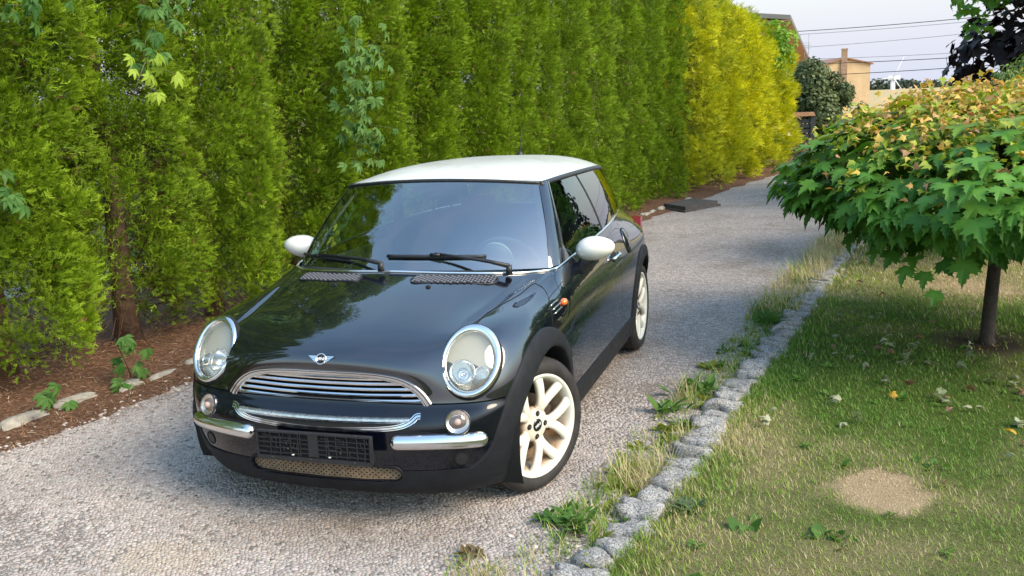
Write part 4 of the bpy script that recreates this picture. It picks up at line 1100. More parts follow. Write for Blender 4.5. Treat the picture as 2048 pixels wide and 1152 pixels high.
# loose, packed stones close to the viewer as real geometry
def gravel(name, x0, x1, y0, y1, pitch, keepfn, seed, hmax=.007):
    rg = np.random.default_rng(seed); nx = int((x1-x0)/pitch); ny = int((y1-y0)/(pitch*.866))
    I, J = np.meshgrid(np.arange(nx), np.arange(ny), indexing='ij')
    X = x0+(I+.5*(J % 2))*pitch+rg.uniform(-.46, .46, I.shape)*pitch; Y = y0+J*pitch*.866+rg.uniform(-.46, .46, I.shape)*pitch
    wx = .019*(fbm(X, Y, 11, 61, 2)-.5)*2; wy = .019*(fbm(X, Y, 11, 62, 2)-.5)*2; X = X+wx; Y = Y+wy
    I, J = I[1:-1, 1:-1].ravel(), J[1:-1, 1:-1].ravel(); odd = J % 2
    nb = [(I+1, J), (I+odd, J+1), (I+odd-1, J+1), (I-1, J), (I+odd-1, J-1), (I+odd, J-1)]
    cx, cy = X[I, J], Y[I, J]; k = keepfn(cx, cy, rg); I, J, cx, cy = I[k], J[k], cx[k], cy[k]
    nb = [(a[k], b_[k]) for a, b_ in nb]; N = len(cx)
    cor = []
    for q in range(6):
        a, b_ = nb[q], nb[(q+1) % 6]; cor.append(np.stack([(cx+X[a]+X[b_])/3, (cy+Y[a]+Y[b_])/3], -1))
    cor = np.stack(cor, 1); c = np.stack([cx, cy], -1)[:, None]
    sh = np.where(rg.random((N, 1, 1)) < .16, rg.uniform(.45, .75, (N, 1, 1)), rg.uniform(.86, .98, (N, 1, 1))); h = rg.uniform(.25, 1.0, (N, 1))*hmax; tilt = rg.uniform(-.13, .13, (N, 2))
    top_ = c+(cor-c)*sh*rg.uniform(.74, 1.0, (N, 6, 1)); bot = c+(cor-c)*np.minimum(sh*1.10, .99)
    zt = h+((top_-c)*tilt[:, None]).sum(-1)*1.0; zt = np.maximum(zt, .001)
    zc = h[:, 0]+rg.uniform(-.0005, .0018, N)
    P_ = np.concatenate([np.concatenate([top_, zt[..., None]], -1), np.concatenate([bot, np.full((N, 6, 1), -.002)], -1), np.concatenate([c[:, 0], zc[:, None]], -1)[:, None]], 1)
    tf = []
    for q in range(6): e = (q+1) % 6; tf += [(12, q, e), (q, 6+q, 6+e), (q, 6+e, e)]
    F = np.array(tf)[None]+(np.arange(N)*13)[:, None, None]
    g = rg.uniform(0, 1, N); base = np.array([.29, .252, .228])[None]*(1-g[:, None])+np.array([.44, .395, .365])[None]*g[:, None]
    base *= (1+rg.normal(0, .012, (N, 3))); 
    pk = rg.random(N) < .12; base[pk] *= np.array([1.04, .97, .94])
    dk = rg.random(N) < .05; base[dk] *= .5
    tan_ = np.clip(1-(((cx+.52)/.34)**2+((cy+1.02)/.20)**2), 0, 1)*.40; base = base*(1-tan_[:, None])+np.array([.40, .32, .21])*tan_[:, None]
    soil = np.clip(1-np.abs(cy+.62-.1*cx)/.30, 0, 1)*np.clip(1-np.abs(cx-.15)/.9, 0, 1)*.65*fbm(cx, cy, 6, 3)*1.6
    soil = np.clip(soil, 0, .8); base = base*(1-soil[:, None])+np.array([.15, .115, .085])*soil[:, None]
    pat = .86+.30*fbm(cx, cy, 2.2, 5); base *= pat[:, None]
    C = np.repeat(base[:, None], 13, 1)
    return P_.reshape(-1, 3), F.reshape(-1, 3), np.clip(C.reshape(-1, 3), 0.02, .8)
GRM, t, p = nodemat('stone_chip'); a = t.nodes.new('ShaderNodeVertexColor'); a.layer_name = 'tint'; pset(p, rough=.88, spec=.3); oc = objcoord(t)
n = noise(t, 260, 3, .6, oc); mu = t.nodes.new('ShaderNodeMixRGB'); mu.blend_type = 'MULTIPLY'; mu.inputs['Fac'].default_value = .5
r = ramp(t, n.outputs['Fac'], [(.3, (.72, .72, .72)), (.7, (1.12, 1.12, 1.12))]); t.links.new(a.outputs['Color'], mu.inputs['Color1']); t.links.new(r.outputs['Color'], mu.inputs['Color2']); t.links.new(mu.outputs['Color'], p.inputs['Base Color'])
b = t.nodes.new('ShaderNodeBump'); b.inputs['Strength'].default_value = .3; b.inputs['Distance'].default_value = .004; t.links.new(n.outputs['Fac'], b.inputs['Height']); t.links.new(b.outputs['Normal'], p.inputs['Normal'])
def kf1(cx, cy, rg):
    s = (cx+2.55)*HD[0]+cy*HD[1]; off = (cx+2.55)*HN[0]+cy*HN[1]
    prob = np.clip((redge(cy)-.06-cx)/.10, 0, 1)*np.clip((-off-.18)/.20, 0, 1)
    prob *= np.clip((1.6-cy)/1.0, 0, 1)*np.where((np.abs(cx) < .62) & (cy > .1), 0, 1)
    wear = fbm(cx, cy, 1.4, 9); prob *= np.clip(1.25-np.clip(wear-.52, 0, 1)*3.2, .25, 1)
    return rg.random(len(cx)) < prob
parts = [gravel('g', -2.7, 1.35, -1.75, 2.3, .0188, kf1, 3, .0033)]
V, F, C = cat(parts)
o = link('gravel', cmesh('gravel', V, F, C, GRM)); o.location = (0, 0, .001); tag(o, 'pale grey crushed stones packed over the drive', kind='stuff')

# ---------------- needle litter and soil strip under the hedge
m, t, p = nodemat('needle_soil'); pset(p, rough=.95, spec=.1); oc = objcoord(t); n = noise(t, 30, 6, .7, oc); n2 = noise(t, 4, 4, .6, oc)
r = ramp(t, n.outputs['Fac'], [(.3, (.050, .028, .018)), (.55, (.145, .078, .047)), (.75, (.26, .16, .10))]); t.links.new(r.outputs['Color'], p.inputs['Base Color'])
b = t.nodes.new('ShaderNodeBump'); b.inputs['Strength'].default_value = .8; b.inputs['Distance'].default_value = .02; t.links.new(n.outputs['Fac'], b.inputs['Height']); t.links.new(b.outputs['Normal'], p.inputs['Normal'])
ss = np.linspace(-6, 24, 400)
eo = -.34*np.interp(ss, [-2, 0, 1.5, 3, 8, 12, 24], [1.1, 1.25, .85, .7, .55, .5, .5])-.10*(fbm(ss, ss*0, 3.1, 4)-.5)*2-.12*(fbm(ss, ss*0, .9, 6)-.5)*2
V = []
for s, e in zip(ss, eo):
    a0 = K(s, e); a1 = K(s, -.05); a2 = K(s, .5); a3 = K(s, 3.5)
    V += [(a0[0], a0[1], .0035), (a1[0], a1[1], .012), (a2[0], a2[1], .05), (a3[0], a3[1], .08)]
i = (np.arange(len(ss)-1)*4)[:, None]+np.arange(3)[None]; F = np.stack([i, i+4, i+5, i+1], -1).reshape(-1, 4)
tag(add('hedge_soil', np.array(V), F, m), kind='structure')
NEEM = leafmat('dry_needles', .1, .8, .15)
rg = np.random.default_rng(11); N = 15000
s = np.concatenate([rg.uniform(-1.2, 3.6, int(N*.8)), rg.uniform(3.6, 13, N-int(N*.8))]); e = np.interp(s, ss, eo)
off = e-.10+(rg.random(N)**.85)*(1.15-e); off += rg.normal(0, .05, N)
P0 = np.array([-2.55, 0])[None]+HD[None]*s[:, None]+HN[None]*off[:, None]
z = np.where(off < 0, .006, .012+.07*np.clip(off, 0, .7))+rg.uniform(0, .014, N)
an = rg.uniform(0, 6.28, N); ax_ = np.stack([np.cos(an), np.sin(an), rg.normal(0, .22, N)], -1); A, B, Cc = frames(ax_, rg.uniform(-.5, .5, N), rg)
tv = np.array([(-.5, 0, 0), (.5, 0, 0), (.55, .5, .04), (-.45, .5, .04), (.3, 1, 0), (-.1, 1, 0)]); tf = np.array([(0, 1, 2, 3), (3, 2, 4, 5)])
g = rg.random(N)[:, None]; col = np.array([.13, .058, .032])*(1-g)+np.array([.38, .21, .12])*g; col[rg.random(N) < .10] = (.45, .36, .24)
L_ = rg.uniform(.022, .060, N); V, F, C = stamp(tv, tf, np.concatenate([P0, z[:, None]], 1), A, B, Cc, np.stack([rg.uniform(.0022, .0048, N), L_, L_], -1), col)
tag(link('needle_litter', cmesh('needle_litter', V, F, C, NEEM)), 'reddish brown dry needles lying below the hedge', kind='stuff')

# ---------------- generic stones
def stone_mesh(name, sx, sy, sz, seed, mat, rough=.16, boxy=8):
    bm = bmesh.new(); bmesh.ops.create_cube(bm, size=2); bmesh.ops.subdivide_edges(bm, edges=bm.edges, cuts=5, use_grid_fill=True)
    rg = np.random.default_rng(seed); ph = rg.uniform(0, 6.28, 20); sk = rg.uniform(-.16, .16, 4)
    for v in bm.verts:
        q = v.co.copy(); q = q/((abs(q.x)**boxy+abs(q.y)**boxy+abs(q.z)**boxy)**(1/boxy))
        d = 1+rough*.35*(math.sin(q.x*2.3+ph[0])*math.sin(q.y*2.9+ph[1])+math.sin(q.z*3.1+ph[2])*math.sin(q.x*3.7+ph[3]))
        d += rough*.22*math.sin(q.x*6.1+ph[4])*math.sin(q.y*5.7+ph[5])+rough*.16*math.sin(q.x*11+ph[11])*math.sin(q.y*12+ph[12]+q.z*9)
        zt = sz*(.0 if q.z < 0 else (.16*math.sin(q.x*1.7+ph[9])*math.sin(q.y*1.9+ph[10])+.07*math.sin(q.x*5+ph[13])*math.sin(q.y*6+ph[14])))
        v.co = Vector((q.x*sx*d*(1+sk[0]*q.y), q.y*sy*d*(1+sk[1]*q.x), q.z*sz*(1+(d-1)*.6)+zt))
    me = bpy.data.meshes.new(name); bm.to_mesh(me); bm.free(); me.materials.append(mat)
    me.polygons.foreach_set('use_smooth', np.ones(len(me.polygons), bool)); return me
m, t, p = nodemat('granite'); pset(p, rough=.85, spec=.3); oc = objcoord(t); n = noise(t, 120, 2, .8, oc); n2 = noise(t, 14, 5, .6, oc)
r = ramp(t, n.outputs['Fac'], [(.36, (.085, .085, .088)), (.47, (.28, .275, .27)), (.60, (.48, .47, .455))]); r2 = ramp(t, n2.outputs['Fac'], [(.3, (.72, .69, .62)), (.6, (1, 1, 1))])
mu = t.nodes.new('ShaderNodeMixRGB'); mu.blend_type = 'MULTIPLY'; mu.inputs['Fac'].default_value = 1; t.links.new(r.outputs['Color'], mu.inputs['Color1']); t.links.new(r2.outputs['Color'], mu.inputs['Color2']); t.links.new(mu.outputs['Color'], p.inputs['Base Color'])
b = t.nodes.new('ShaderNodeBump'); b.inputs['Strength'].default_value = 1.0; b.inputs['Distance'].default_value = .010; n4 = noise(t, 45, 6, .75, oc); t.links.new(n4.outputs['Fac'], b.inputs['Height']); t.links.new(b.outputs['Normal'], p.inputs['Normal']); GRAN = m
LIME = simple('weathered_kerbstone', (.27, .245, .20), .9, var=.4, vscale=16, bump=.7, bscale=60)
kerb = empty('cobble_kerb', (1.3, 0, 0)); tag(kerb, kind='structure')
cm = [stone_mesh('cobble', .090, .0555, .070, 100+k, GRAN, rough=.40, boxy=9) for k in range(12)]
y = -1.55; k = 0; rgk = random.Random(4)
while y < 12.2:
    x = redge(y)+.085; dx = redge(y+.1)-redge(y-.1); rz = -math.atan2(dx, .2)
    sc = rgk.uniform(.85, 1.15); o = link('cobble', cm[rgk.randrange(12)], kerb)
    o.location = (x-1.3+rgk.uniform(-.020, .020), y, -.028+rgk.uniform(-.016, .012)); o.rotation_euler = (rgk.uniform(-.10, .10), rgk.uniform(-.12, .12), rz+rgk.uniform(-.24, .24)+(math.pi if rgk.random() < .5 else 0))
    o.scale = (rgk.uniform(.85, 1.12), sc, 1.0); y += .128*sc*1.0+rgk.uniform(.010, .034)
lk = empty('stone_edging', (-2.5, 0, 0)); tag(lk, kind='structure')
sm_ = [stone_mesh('edging_stone', .060, .12, .055, 300+k, LIME, rough=.55, boxy=5) for k in range(6)]
s = -1.4
while s < 12.4:
    L_ = rgk.uniform(.6, 1.45)
    if not (3.7 < s < 8.3) or rgk.random() < .6:
        q = K(s, rgk.uniform(-.02, .03)); o = link('edging_stone', sm_[rgk.randrange(6)], lk); o.location = (q[0]+2.5+rgk.uniform(-.02, .02), q[1], -.018+rgk.uniform(-.026, .012)); o.scale = (rgk.uniform(.7, 1.2), L_, 1)
        o.rotation_euler = (rgk.uniform(-.06, .06), rgk.uniform(-.1, .1), -math.atan2(HD[0], HD[1])+rgk.uniform(-.22, .22))
    s += .24*L_+rgk.uniform(.0, .06)
# iron cover plate by the hedge, far along the drive
g = MB(); Pm = [(-.30, 10.85), (.10, 10.40), (.50, 11.20), (.05, 11.60)]
V_ = [(x_, y_, .03) for x_, y_ in Pm]+[(x_, y_, .085) for x_, y_ in Pm]
g.add(V_, [(4, 5, 6, 7), (0, 1, 5, 4), (1, 2, 6, 5), (2, 3, 7, 6), (3, 0, 4, 7)]); g.add([((x_-.09)*1.12+.09, (y_-11.0)*1.12+11.0, z_) for z_ in (-.02, .03) for x_, y_ in Pm], [(4, 5, 6, 7), (0, 1, 5, 4), (1, 2, 6, 5), (2, 3, 7, 6), (3, 0, 4, 7)])
tag(g.build('cover_plate', simple('rusty_plate', (.055, .046, .042), .7, var=.4, vscale=8, bump=.3, bscale=40), None, False), 'dark flat cover plate lying at the foot of the hedge', 'cover plate')

# pale loose pebbles on the litter and along the verge
rg = np.random.default_rng(17); N1, N2 = 260, 170
s = rg.uniform(-1.2, 3.2, N1); e_ = np.interp(s, ss, eo); off = e_+np.abs(rg.normal(0, .16, N1))-.06; P1 = np.array([-2.55, 0])[None]+HD[None]*s[:, None]+HN[None]*off[:, None]
y2 = rg.uniform(-1.3, 3.0, N2); P2 = np.stack([redge(y2)-np.abs(rg.normal(.10, .10, N2)), y2], -1); PP = np.concatenate([P1, P2]); N = N1+N2
st_v = np.array([(1, 0, .1), (.55, .8, 0), (-.45, .85, .1), (-1, .1, 0), (-.6, -.8, .1), (.5, -.85, 0), (.5, .1, .75), (-.1, .45, .8), (-.45, -.2, .7), (.1, -.45, .72)]); st_f = np.array([(0, 1, 6), (1, 7, 6), (1, 2, 7), (2, 3, 7), (3, 8, 7), (3, 4, 8), (4, 9, 8), (4, 5, 9), (5, 0, 9), (0, 6, 9), (6, 7, 8), (6, 8, 9)])
an = rg.uniform(0, 6.28, N); ax = np.stack([np.cos(an), np.sin(an), np.zeros(N)], -1); az = unit(np.array([0, 0, 1.])+rg.normal(0, .12, (N, 3))); az = unit(az-ax*(ax*az).sum(-1, keepdims=True)); ay = np.cross(az, ax); L_ = rg.uniform(.006, .017, N)
g = rg.random((N, 1)); V, F, C = stamp(st_v, st_f, np.concatenate([PP, np.full((N, 1), .004)], 1), ax, ay, az, np.stack([L_, L_*rg.uniform(.6, 1, N), L_*rg.uniform(.5, .9, N)], -1), np.array([.33, .28, .24])*(1-g)+np.array([.56, .50, .45])*g)
tag(link('loose_pebbles', cmesh('loose_pebbles', V, F, C, GRM)), 'pale loose pebbles on the needle litter and beside the cobbles', kind='stuff')

# ---------------- lawn
def dryness(x, y):
    d = .19+.85*(fbm(x, y, 1.1, 21)-.5)+.8*(fbm(x, y, 3.7, 22)-.5)
    e = np.sqrt(((x-2.26)/.215)**2+((y-.17)/.235)**2); d = np.maximum(d, np.clip((1.20-e-.85*(fbm(x, y, 11, 23)-.5))*3, 0, 1)*1.25)
    e = np.sqrt(((x-1.66)/.30)**2+((y-.80)/.62)**2); d += np.clip(1.1-e, 0, 1)*.42
    e = np.sqrt(((x-1.5)/.22)**2+((y+.35)/.45)**2); d += np.clip(1.1-e, 0, 1)*.25
    e = np.sqrt(((x-2.15)/.62)**2+((y-2.15)/.75)**2); d -= np.clip(1.25-e, 0, 1)*.75
    e = np.sqrt(((x-2.9)/1.1)**2+((y-1.3)/.6)**2); d -= np.clip(1.2-e, 0, 1)*.35
    d += np.clip((y-3.6)/1.2, 0, 1)*.30*np.clip((9-y)/3, 0, 1)
    e = np.sqrt(((x-3.3)/.9)**2+((y-4.6)/.7)**2); d += np.clip(1.2-e, 0, 1)*.25
    return np.clip(d, 0, 1.2)
m, t, p = nodemat('lawn_thatch'); a = t.nodes.new('ShaderNodeVertexColor'); a.layer_name = 'tint'; pset(p, rough=.95, spec=.1); oc = objcoord(t)
n = noise(t, 120, 4, .7, oc); r = ramp(t, n.outputs['Fac'], [(.3, (.45, .45, .45)), (.7, (1.15, 1.15, 1.15))]); mu = t.nodes.new('ShaderNodeMixRGB'); mu.blend_type = 'MULTIPLY'; mu.inputs['Fac'].default_value = 1
t.links.new(a.outputs['Color'], mu.inputs['Color1']); t.links.new(r.outputs['Color'], mu.inputs['Color2']); t.links.new(mu.outputs['Color'], p.inputs['Base Color'])
b = t.nodes.new('ShaderNodeBump'); b.inputs['Strength'].default_value = .9; b.inputs['Distance'].default_value = .02; t.links.new(n.outputs['Fac'], b.inputs['Height']); t.links.new(b.outputs['Normal'], p.inputs['Normal'])
gy = np.concatenate([[-14, -6], np.linspace(-2.2, 8, 180), np.linspace(8.3, 26, 50)]); gu = np.concatenate([np.linspace(0, 3.6, 80), [4.2, 5, 7, 10, 16, 28]])
Yg, Ug = np.meshgrid(gy, gu, indexing='ij'); Xg = np.where(Yg < -2.2, .95+.12*(Yg+2.2), redge(Yg))+.155+Ug
Zg = .012+.022*np.clip(Ug/.3, 0, 1)+.03*(fbm(Xg, Yg, .9, 31)-.5)*np.clip(Ug, 0, 1)
dr0 = dryness(Xg, Yg)[..., None]; dr = np.clip(dr0, 0, 1); Cg = np.array([.085, .125, .024])*(1-dr)+np.array([.38, .30, .165])*dr
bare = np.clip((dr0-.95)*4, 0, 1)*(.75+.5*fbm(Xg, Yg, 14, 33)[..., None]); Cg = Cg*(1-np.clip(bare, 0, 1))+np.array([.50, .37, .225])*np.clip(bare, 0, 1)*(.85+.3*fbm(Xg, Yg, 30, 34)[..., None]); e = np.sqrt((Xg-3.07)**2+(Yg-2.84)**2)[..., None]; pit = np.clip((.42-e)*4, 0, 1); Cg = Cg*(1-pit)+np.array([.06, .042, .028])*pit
V = np.stack([Xg, Yg, Zg], -1).reshape(-1, 3); nb = len(gu); i = np.arange(len(gy)-1)[:, None]*nb+np.arange(nb-1)[None]; F = np.stack([i, i+1, i+nb+1, i+nb], -1).reshape(-1, 4)
tag(link('lawn', cmesh('lawn', V, F, Cg.reshape(-1, 3), m, True)), kind='structure')
GRASSM = leafmat('grass_blades', .3, .55, .3)
def blades(N, x0f, u0, u1, y0, y1, lmin, lmax, wid, rg, dens=None, base=.02, lean=.55, dmin=0.0):
    y_ = rg.uniform(y0, y1, N); u_ = u0+(u1-u0)*rg.random(N); x_ = x0f(y_)+u_
    d_ = dryness(x_, y_)
    if dens is not None: k = rg.random(N) < dens(x_, y_, u_); x_, y_, u_, d_ = x_[k], y_[k], u_[k], d_[k]
    n_ = len(x_); an = rg.uniform(0, 6.28, n_); le = rg.uniform(.15, 1, n_)*lean; le = np.where(d_ > .9, le*1.5, le)
    ay = unit(np.stack([np.cos(an)*le, np.sin(an)*le, np.ones(n_)*rg.uniform(.5, 1, n_)], -1)); az = unit(np.stack([np.cos(an), np.sin(an), -le], -1)); ax = np.cross(ay, az)
    tv = np.array([(-.5, 0, 0), (.5, 0, 0), (.42, .5, .06), (-.42, .5, .06), (0, 1, .30)]); tf = np.array([(0, 1, 2), (0, 2, 3), (3, 2, 4)])
    dry = rg.random(n_) < np.clip(d_*1.05-.12+dmin, 0.05, .96); g = rg.random(n_)[:, None]; h = rg.random(n_)[:, None]
    green = (np.array([.15, .25, .026])*(1-g)+np.array([.32, .42, .06])*g); deep = np.clip(.55-d_, 0, .5)[:, None]*1.3; green = green*(1-deep)+(np.array([.05, .155, .022])*(1-g)+np.array([.105, .25, .04])*g)*deep
    straw = np.array([.42, .34, .16])*(1-h)+np.array([.62, .53, .31])*h; straw = np.where((d_ > .95)[:, None], straw*np.array([1.18, 1.08, 1.15]), straw)
    col = np.where(dry[:, None], straw, green)
    L_ = rg.uniform(lmin, lmax, n_)*np.where(d_ > .95, .7, 1); z_ = np.full(n_, base)
    return stamp(tv, tf, np.stack([x_, y_, z_], -1), ax, ay, az, np.stack([np.full(n_, wid)*rg.uniform(.7, 1.3, n_), L_, L_], -1), col)
rg = np.random.default_rng(31); edge = lambda y_: redge(y_)+.155
near = blades(100000, edge, 0, 2.4, -1.3, 2.2, .018, .046, .0030, rg, dens=lambda x, y, u: np.clip(1.2-.25*u, .4, 1)*np.where(np.hypot(x-3.07, y-2.84) < .33, .12, 1))
mid = blades(36000, edge, 0, 3.2, 2.2, 6.0, .028, .060, .0055, rg, dens=lambda x, y, u: np.where(np.hypot(x-3.07, y-2.84) < .36, .12, 1))
far_ = blades(14000, edge, 0, 5.0, 6.0, 14.0, .04, .08, .010, rg)
V, F, C = cat([near, mid, far_]); tag(link('grass', cmesh('grass', V, F, C, GRASSM)), 'patchy half dry lawn grass', kind='stuff')
# rough grass on the strip between road and kerb
sw = lambda y_: redge(y_)+.13
verge = [blades(16000, lambda y_: redge(y_)-.30, 0, .34, -1.4, 9.0, .03, .095, .0040, rg, dens=lambda x, y, u: np.clip(fbm(x, y, 3.2, 41)*3.1-.95, 0, 1)*np.clip((u-.02)/.14, 0, 1), base=0, lean=.9, dmin=.08),
         blades(2600, lambda y_: redge(y_)-.22, 0, .26, .0, 1.6, .07, .20, .0035, rg, dens=lambda x, y, u: np.clip(fbm(x, y, 4, 43)*4-1.9, 0, 1), base=0, lean=.6, dmin=.45),
         blades(5500, lambda y_: redge(y_)-.30, 0, .40, 3.6, 9.5, .07, .22, .006, rg, dens=lambda x, y, u: np.clip(fbm(x, y, 2, 44)*3-.9, 0, 1), base=0, lean=.6, dmin=.40),
         blades(2600, lambda y_: redge(y_)-.42, 0, .44, -1.6, -.78, .03, .09, .0036, rg, dens=lambda x, y, u: np.clip(fbm(x, y, 5, 45)*3.4-1.2, 0, 1), base=0, lean=.9, dmin=.55)]
V, F, C = cat(verge); tag(link('verge_grass', cmesh('verge_grass', V, F, C, GRASSM)), 'rough dry grass along the cobbles', kind='stuff')

# ---------------- leaf templates
def fan_template(outline, center, cup=.0, fold=.0, tipdroop=.0):
    o = np.array(outline, float); V_ = np.concatenate([np.array([center]), o]); n_ = len(o)
    z = -cup*(V_[:, 0]**2+(V_[:, 1]-.4)**2)+fold*np.abs(V_[:, 0])-tipdroop*np.clip(V_[:, 1]-.5, 0, 1)**2
    V_ = np.concatenate([V_, z[:, None]], 1); F_ = np.array([(0, 1+i, 1+(i+1) % n_) for i in range(n_)]); return V_, F_
half = [(0, 0), (.10, -.02), (.34, -.06), (.27, .06), (.50, .17), (.38, .22), (.60, .42), (.42, .42), (.47, .55), (.30, .50), (.17, .48), (.22, .66), (.13, .68), (.13, .82), (.05, .86), (0, 1.04)]
mo = half+[(-x, y) for x, y in half[-2:0:-1]]
MAPLES = [fan_template(mo, (0, .25), cu, fo, ti) for cu, fo, ti in ((.25, .16, .3), (.45, -.10, .2), (.12, .26, .45), (.5, .05, .6), (.3, .3, .1))]
sm_l = [(0, 0), (.30, -.04), (.24, .14), (.56, .38), (.28, .46), (0, 1.0), (-.28, .46), (-.56, .38), (-.24, .14), (-.30, -.04)]; MAPLE_S = fan_template(sm_l, (0, .25), .2, .1, .3)
lance = [(0, 0), (.10, .18), (.16, .42), (.13, .66), (.05, .90), (0, 1), (-.05, .90), (-.13, .66), (-.16, .42), (-.10, .18)]
LANCE = fan_template(lance, (0, .45), .1, .35, .45)
oval = [(0, 0), (.22, .2), (.30, .5), (.18, .82), (0, 1), (-.18, .82), (-.30, .5), (-.22, .2)]
OVAL = fan_template(oval, (0, .5), .15, .3, .2)
QUAD = (np.array([(-.32, 0, 0), (.32, .1, 0), (.25, .9, .06), (-.3, 1., .0)]), np.array([(0, 1, 2), (0, 2, 3)]))

# ---------------- thuja hedge
def spray(nf, seed):
    """flat fan of fine scale-leaved fingers"""
    rg = np.random.default_rng(seed); V_ = []; F_ = []; W_ = []
    def fin(p0, ang, L_, w, t0):
        d = np.array([math.sin(ang), math.cos(ang)]); q = np.array([d[1], -d[0]]); b = len(V_); zc = rg.uniform(-.07, .07)
        for P_, z, tw in ((p0-q*w*.6, 0, t0), (p0+q*w*.6, 0, t0), (p0+d*L_, zc, 1.)): V_.append((P_[0], P_[1], z)); W_.append(tw)
        F_.append((b, b+1, b+2))
    fin(np.array([0, 0.]), 0.03, 1.0, .10, 0.)
    for k in range(nf):
        f = .08+.74*k/max(1, nf-1); sgn = 1 if k % 2 else -1; L_ = rg.uniform(.36, .56)*(1.2-.55*f); an = sgn*rg.uniform(.50, .95)
        fin(np.array([0, f]), an, L_*1.1, .12, .15+.5*f)
        if f < .6 and nf > 5: fin(np.array([0, f])+L_*.5*np.array([math.sin(an), math.cos(an)]), an-sgn*.75, L_*.55, .07, .5)
    return np.array(V_), np.array(F_), np.array(W_)
THM = leafmat('thuja_foliage', .20, .6, .25)
def thuja(seed, nl, nsp, H, nf=7, size=(.034, .058), r0=.47, skip=None, pal=None, face=0.0, spread=1.8, zlo=.14, lobe=(.09, .19), inner=280):
    rg = np.random.default_rng(seed); sp = [spray(nf, seed*10+k) for k in range(4)]
    pal = pal or dict(a=(.045, .100, .007), b=(.145, .250, .014), tip=(.33, .47, .022))
    def env(z, ph):
        f = np.clip((z-zlo)/(H-zlo), 0, 1); r = r0*(.86+.28*np.sin(np.pi*np.clip(f*1.05+.06, 0, 1))**.8)*np.where(f > .82, np.sqrt(np.clip(1-((f-.82)/.18)**2, .02, 1)), 1)
        return r*(1+.10*np.sin(3*ph+z*2.1+seed)+.08*np.sin(5*ph-z*3.3+seed*2))
    lz = zlo+(H-zlo)*(np.arange(nl)+rg.random(nl))/nl; lp = face+rg.uniform(-spread, spread, nl); lr = env(lz, lp)-rg.uniform(.02, .13, nl); lR = rg.uniform(*lobe, nl)*np.where(rg.random(nl) < .25, .65, 1)
    if skip is not None: k = ~skip(lz, lp-face, lr); lz, lp, lr, lR = lz[k], lp[k], lr[k], lR[k]
    # darker inner layer that closes the view through
    iz = zlo+.25+(H-zlo-.5)*rg.random(inner); ip = rg.uniform(-3.14, 3.14, inner); ir = .34*np.sqrt(rg.random(inner))
    if skip is not None: k = ~skip(iz, ip-face, ir) & (iz > .4); iz, ip, ir = iz[k], ip[k], ir[k]
    def layer(lz, lp, lr, lR, nsp, szf, sps):
        nl = len(lz); c = np.stack([lr*np.cos(lp), lr*np.sin(lp), lz], -1)
        li = np.repeat(np.arange(nl), nsp); n_ = len(li); outw = np.stack([np.cos(lp), np.sin(lp), np.zeros(nl)], -1)[li]
        w = unit(rg.normal(0, 1, (n_, 3))+outw*1.0+np.array([0, 0, .32])); rad = rg.uniform(.66, 1.08, n_)[:, None]
        pos = c[li]+w*lR[li][:, None]*rad*np.array([1, 1, 1.25])
        axis = unit(w*.8+outw*.25+np.array([0, 0, .38])+rg.normal(0, .26, (n_, 3))); A, B, Cz = frames(axis, rg.uniform(0, 6.28, n_), rg)
        g = rg.random(n_)[:, None]; lt = rg.normal(0, .16, nl)[li][:, None]; g = np.clip(g+lt*1.3, 0, 1)
        col = np.array(pal['a'])*(1-g)+np.array(pal['b'])*g; tip = np.array(pal['tip'])*np.clip(.80+.5*(rg.random((n_, 1))-.5)+lt*1.2, .25, 1.35)
        k = rg.random(n_) < pal.get('brown', .012); col[k] = (.20, .10, .05); tip[k] = (.27, .14, .07)
        sc = rg.uniform(*size, n_)*szf; pick = rg.integers(0, len(sps), n_); parts = []
        for q in range(len(sps)):
            k = pick == q; tv, tf, tw = sps[q]
            parts.append(stamp(tv, tf, (pos-axis*sc[:, None]*.35)[k], A[k], B[k], Cz[k], sc[k], col[k], tip[k], tw))
        return parts
    parts = layer(lz, lp, lr, lR, nsp, 1.0, sp)
    if len(iz): parts += layer(iz, ip, ir, np.full(len(iz), .15), 30, 2.2, [spray(2, seed+5)])
    if inner > 100: jp = ip+2.1; parts += layer(np.roll(iz, 7), jp, .30+.22*np.abs(np.sin(jp*7+iz*9)), np.full(len(iz), .15), 44, 1.15, [spray(3, seed+8)])
    nb_ = 75; bz = zlo+.1+(H-zlo-.3)*rg.random(nb_); bp = face+math.pi+rg.uniform(-1.3, 1.3, nb_); br = env(bz, bp)-.12
    if skip is None or True: parts += layer(bz, bp, br, np.full(nb_, .20), 46, 1.5, [spray(2, seed+6)])
    return cat(parts)
def dead(seed, n_, H, rmax, zlo=.05, face=0.0):
    rg = np.random.default_rng(seed); z = zlo+(H-zlo)*rg.random(n_); ph = face+rg.uniform(-2.4, 2.4, n_); r = rmax*np.sqrt(rg.random(n_))
    pos = np.stack([r*np.cos(ph)*.8, r*np.sin(ph)*.8, z], -1); d = unit(np.stack([np.cos(ph), np.sin(ph), rg.normal(-.05, .7, n_)], -1)); A, B, Cz = frames(d, rg.uniform(0, 6, n_), rg)
    tv = np.array([(-.5, 0, 0), (.5, 0, 0), (.4, .6, .05), (-.4, .6, .05), (0, 1, -.05)]); tf = np.array([(0, 1, 2), (0, 2, 3), (3, 2, 4)])
    L_ = rg.uniform(.10, .34, n_); g = rg.random((n_, 1)); col = np.array([.04, .021, .013])*(1-g)+np.array([.14, .075, .045])*g
    return stamp(tv, tf, pos, A, B, Cz, np.stack([rg.uniform(.003, .009, n_), L_, L_], -1), col)
BARK = simple('thuja_bark', (.115, .068, .042), .9, var=.5, vscale=18, bump=.9, bscale=45)
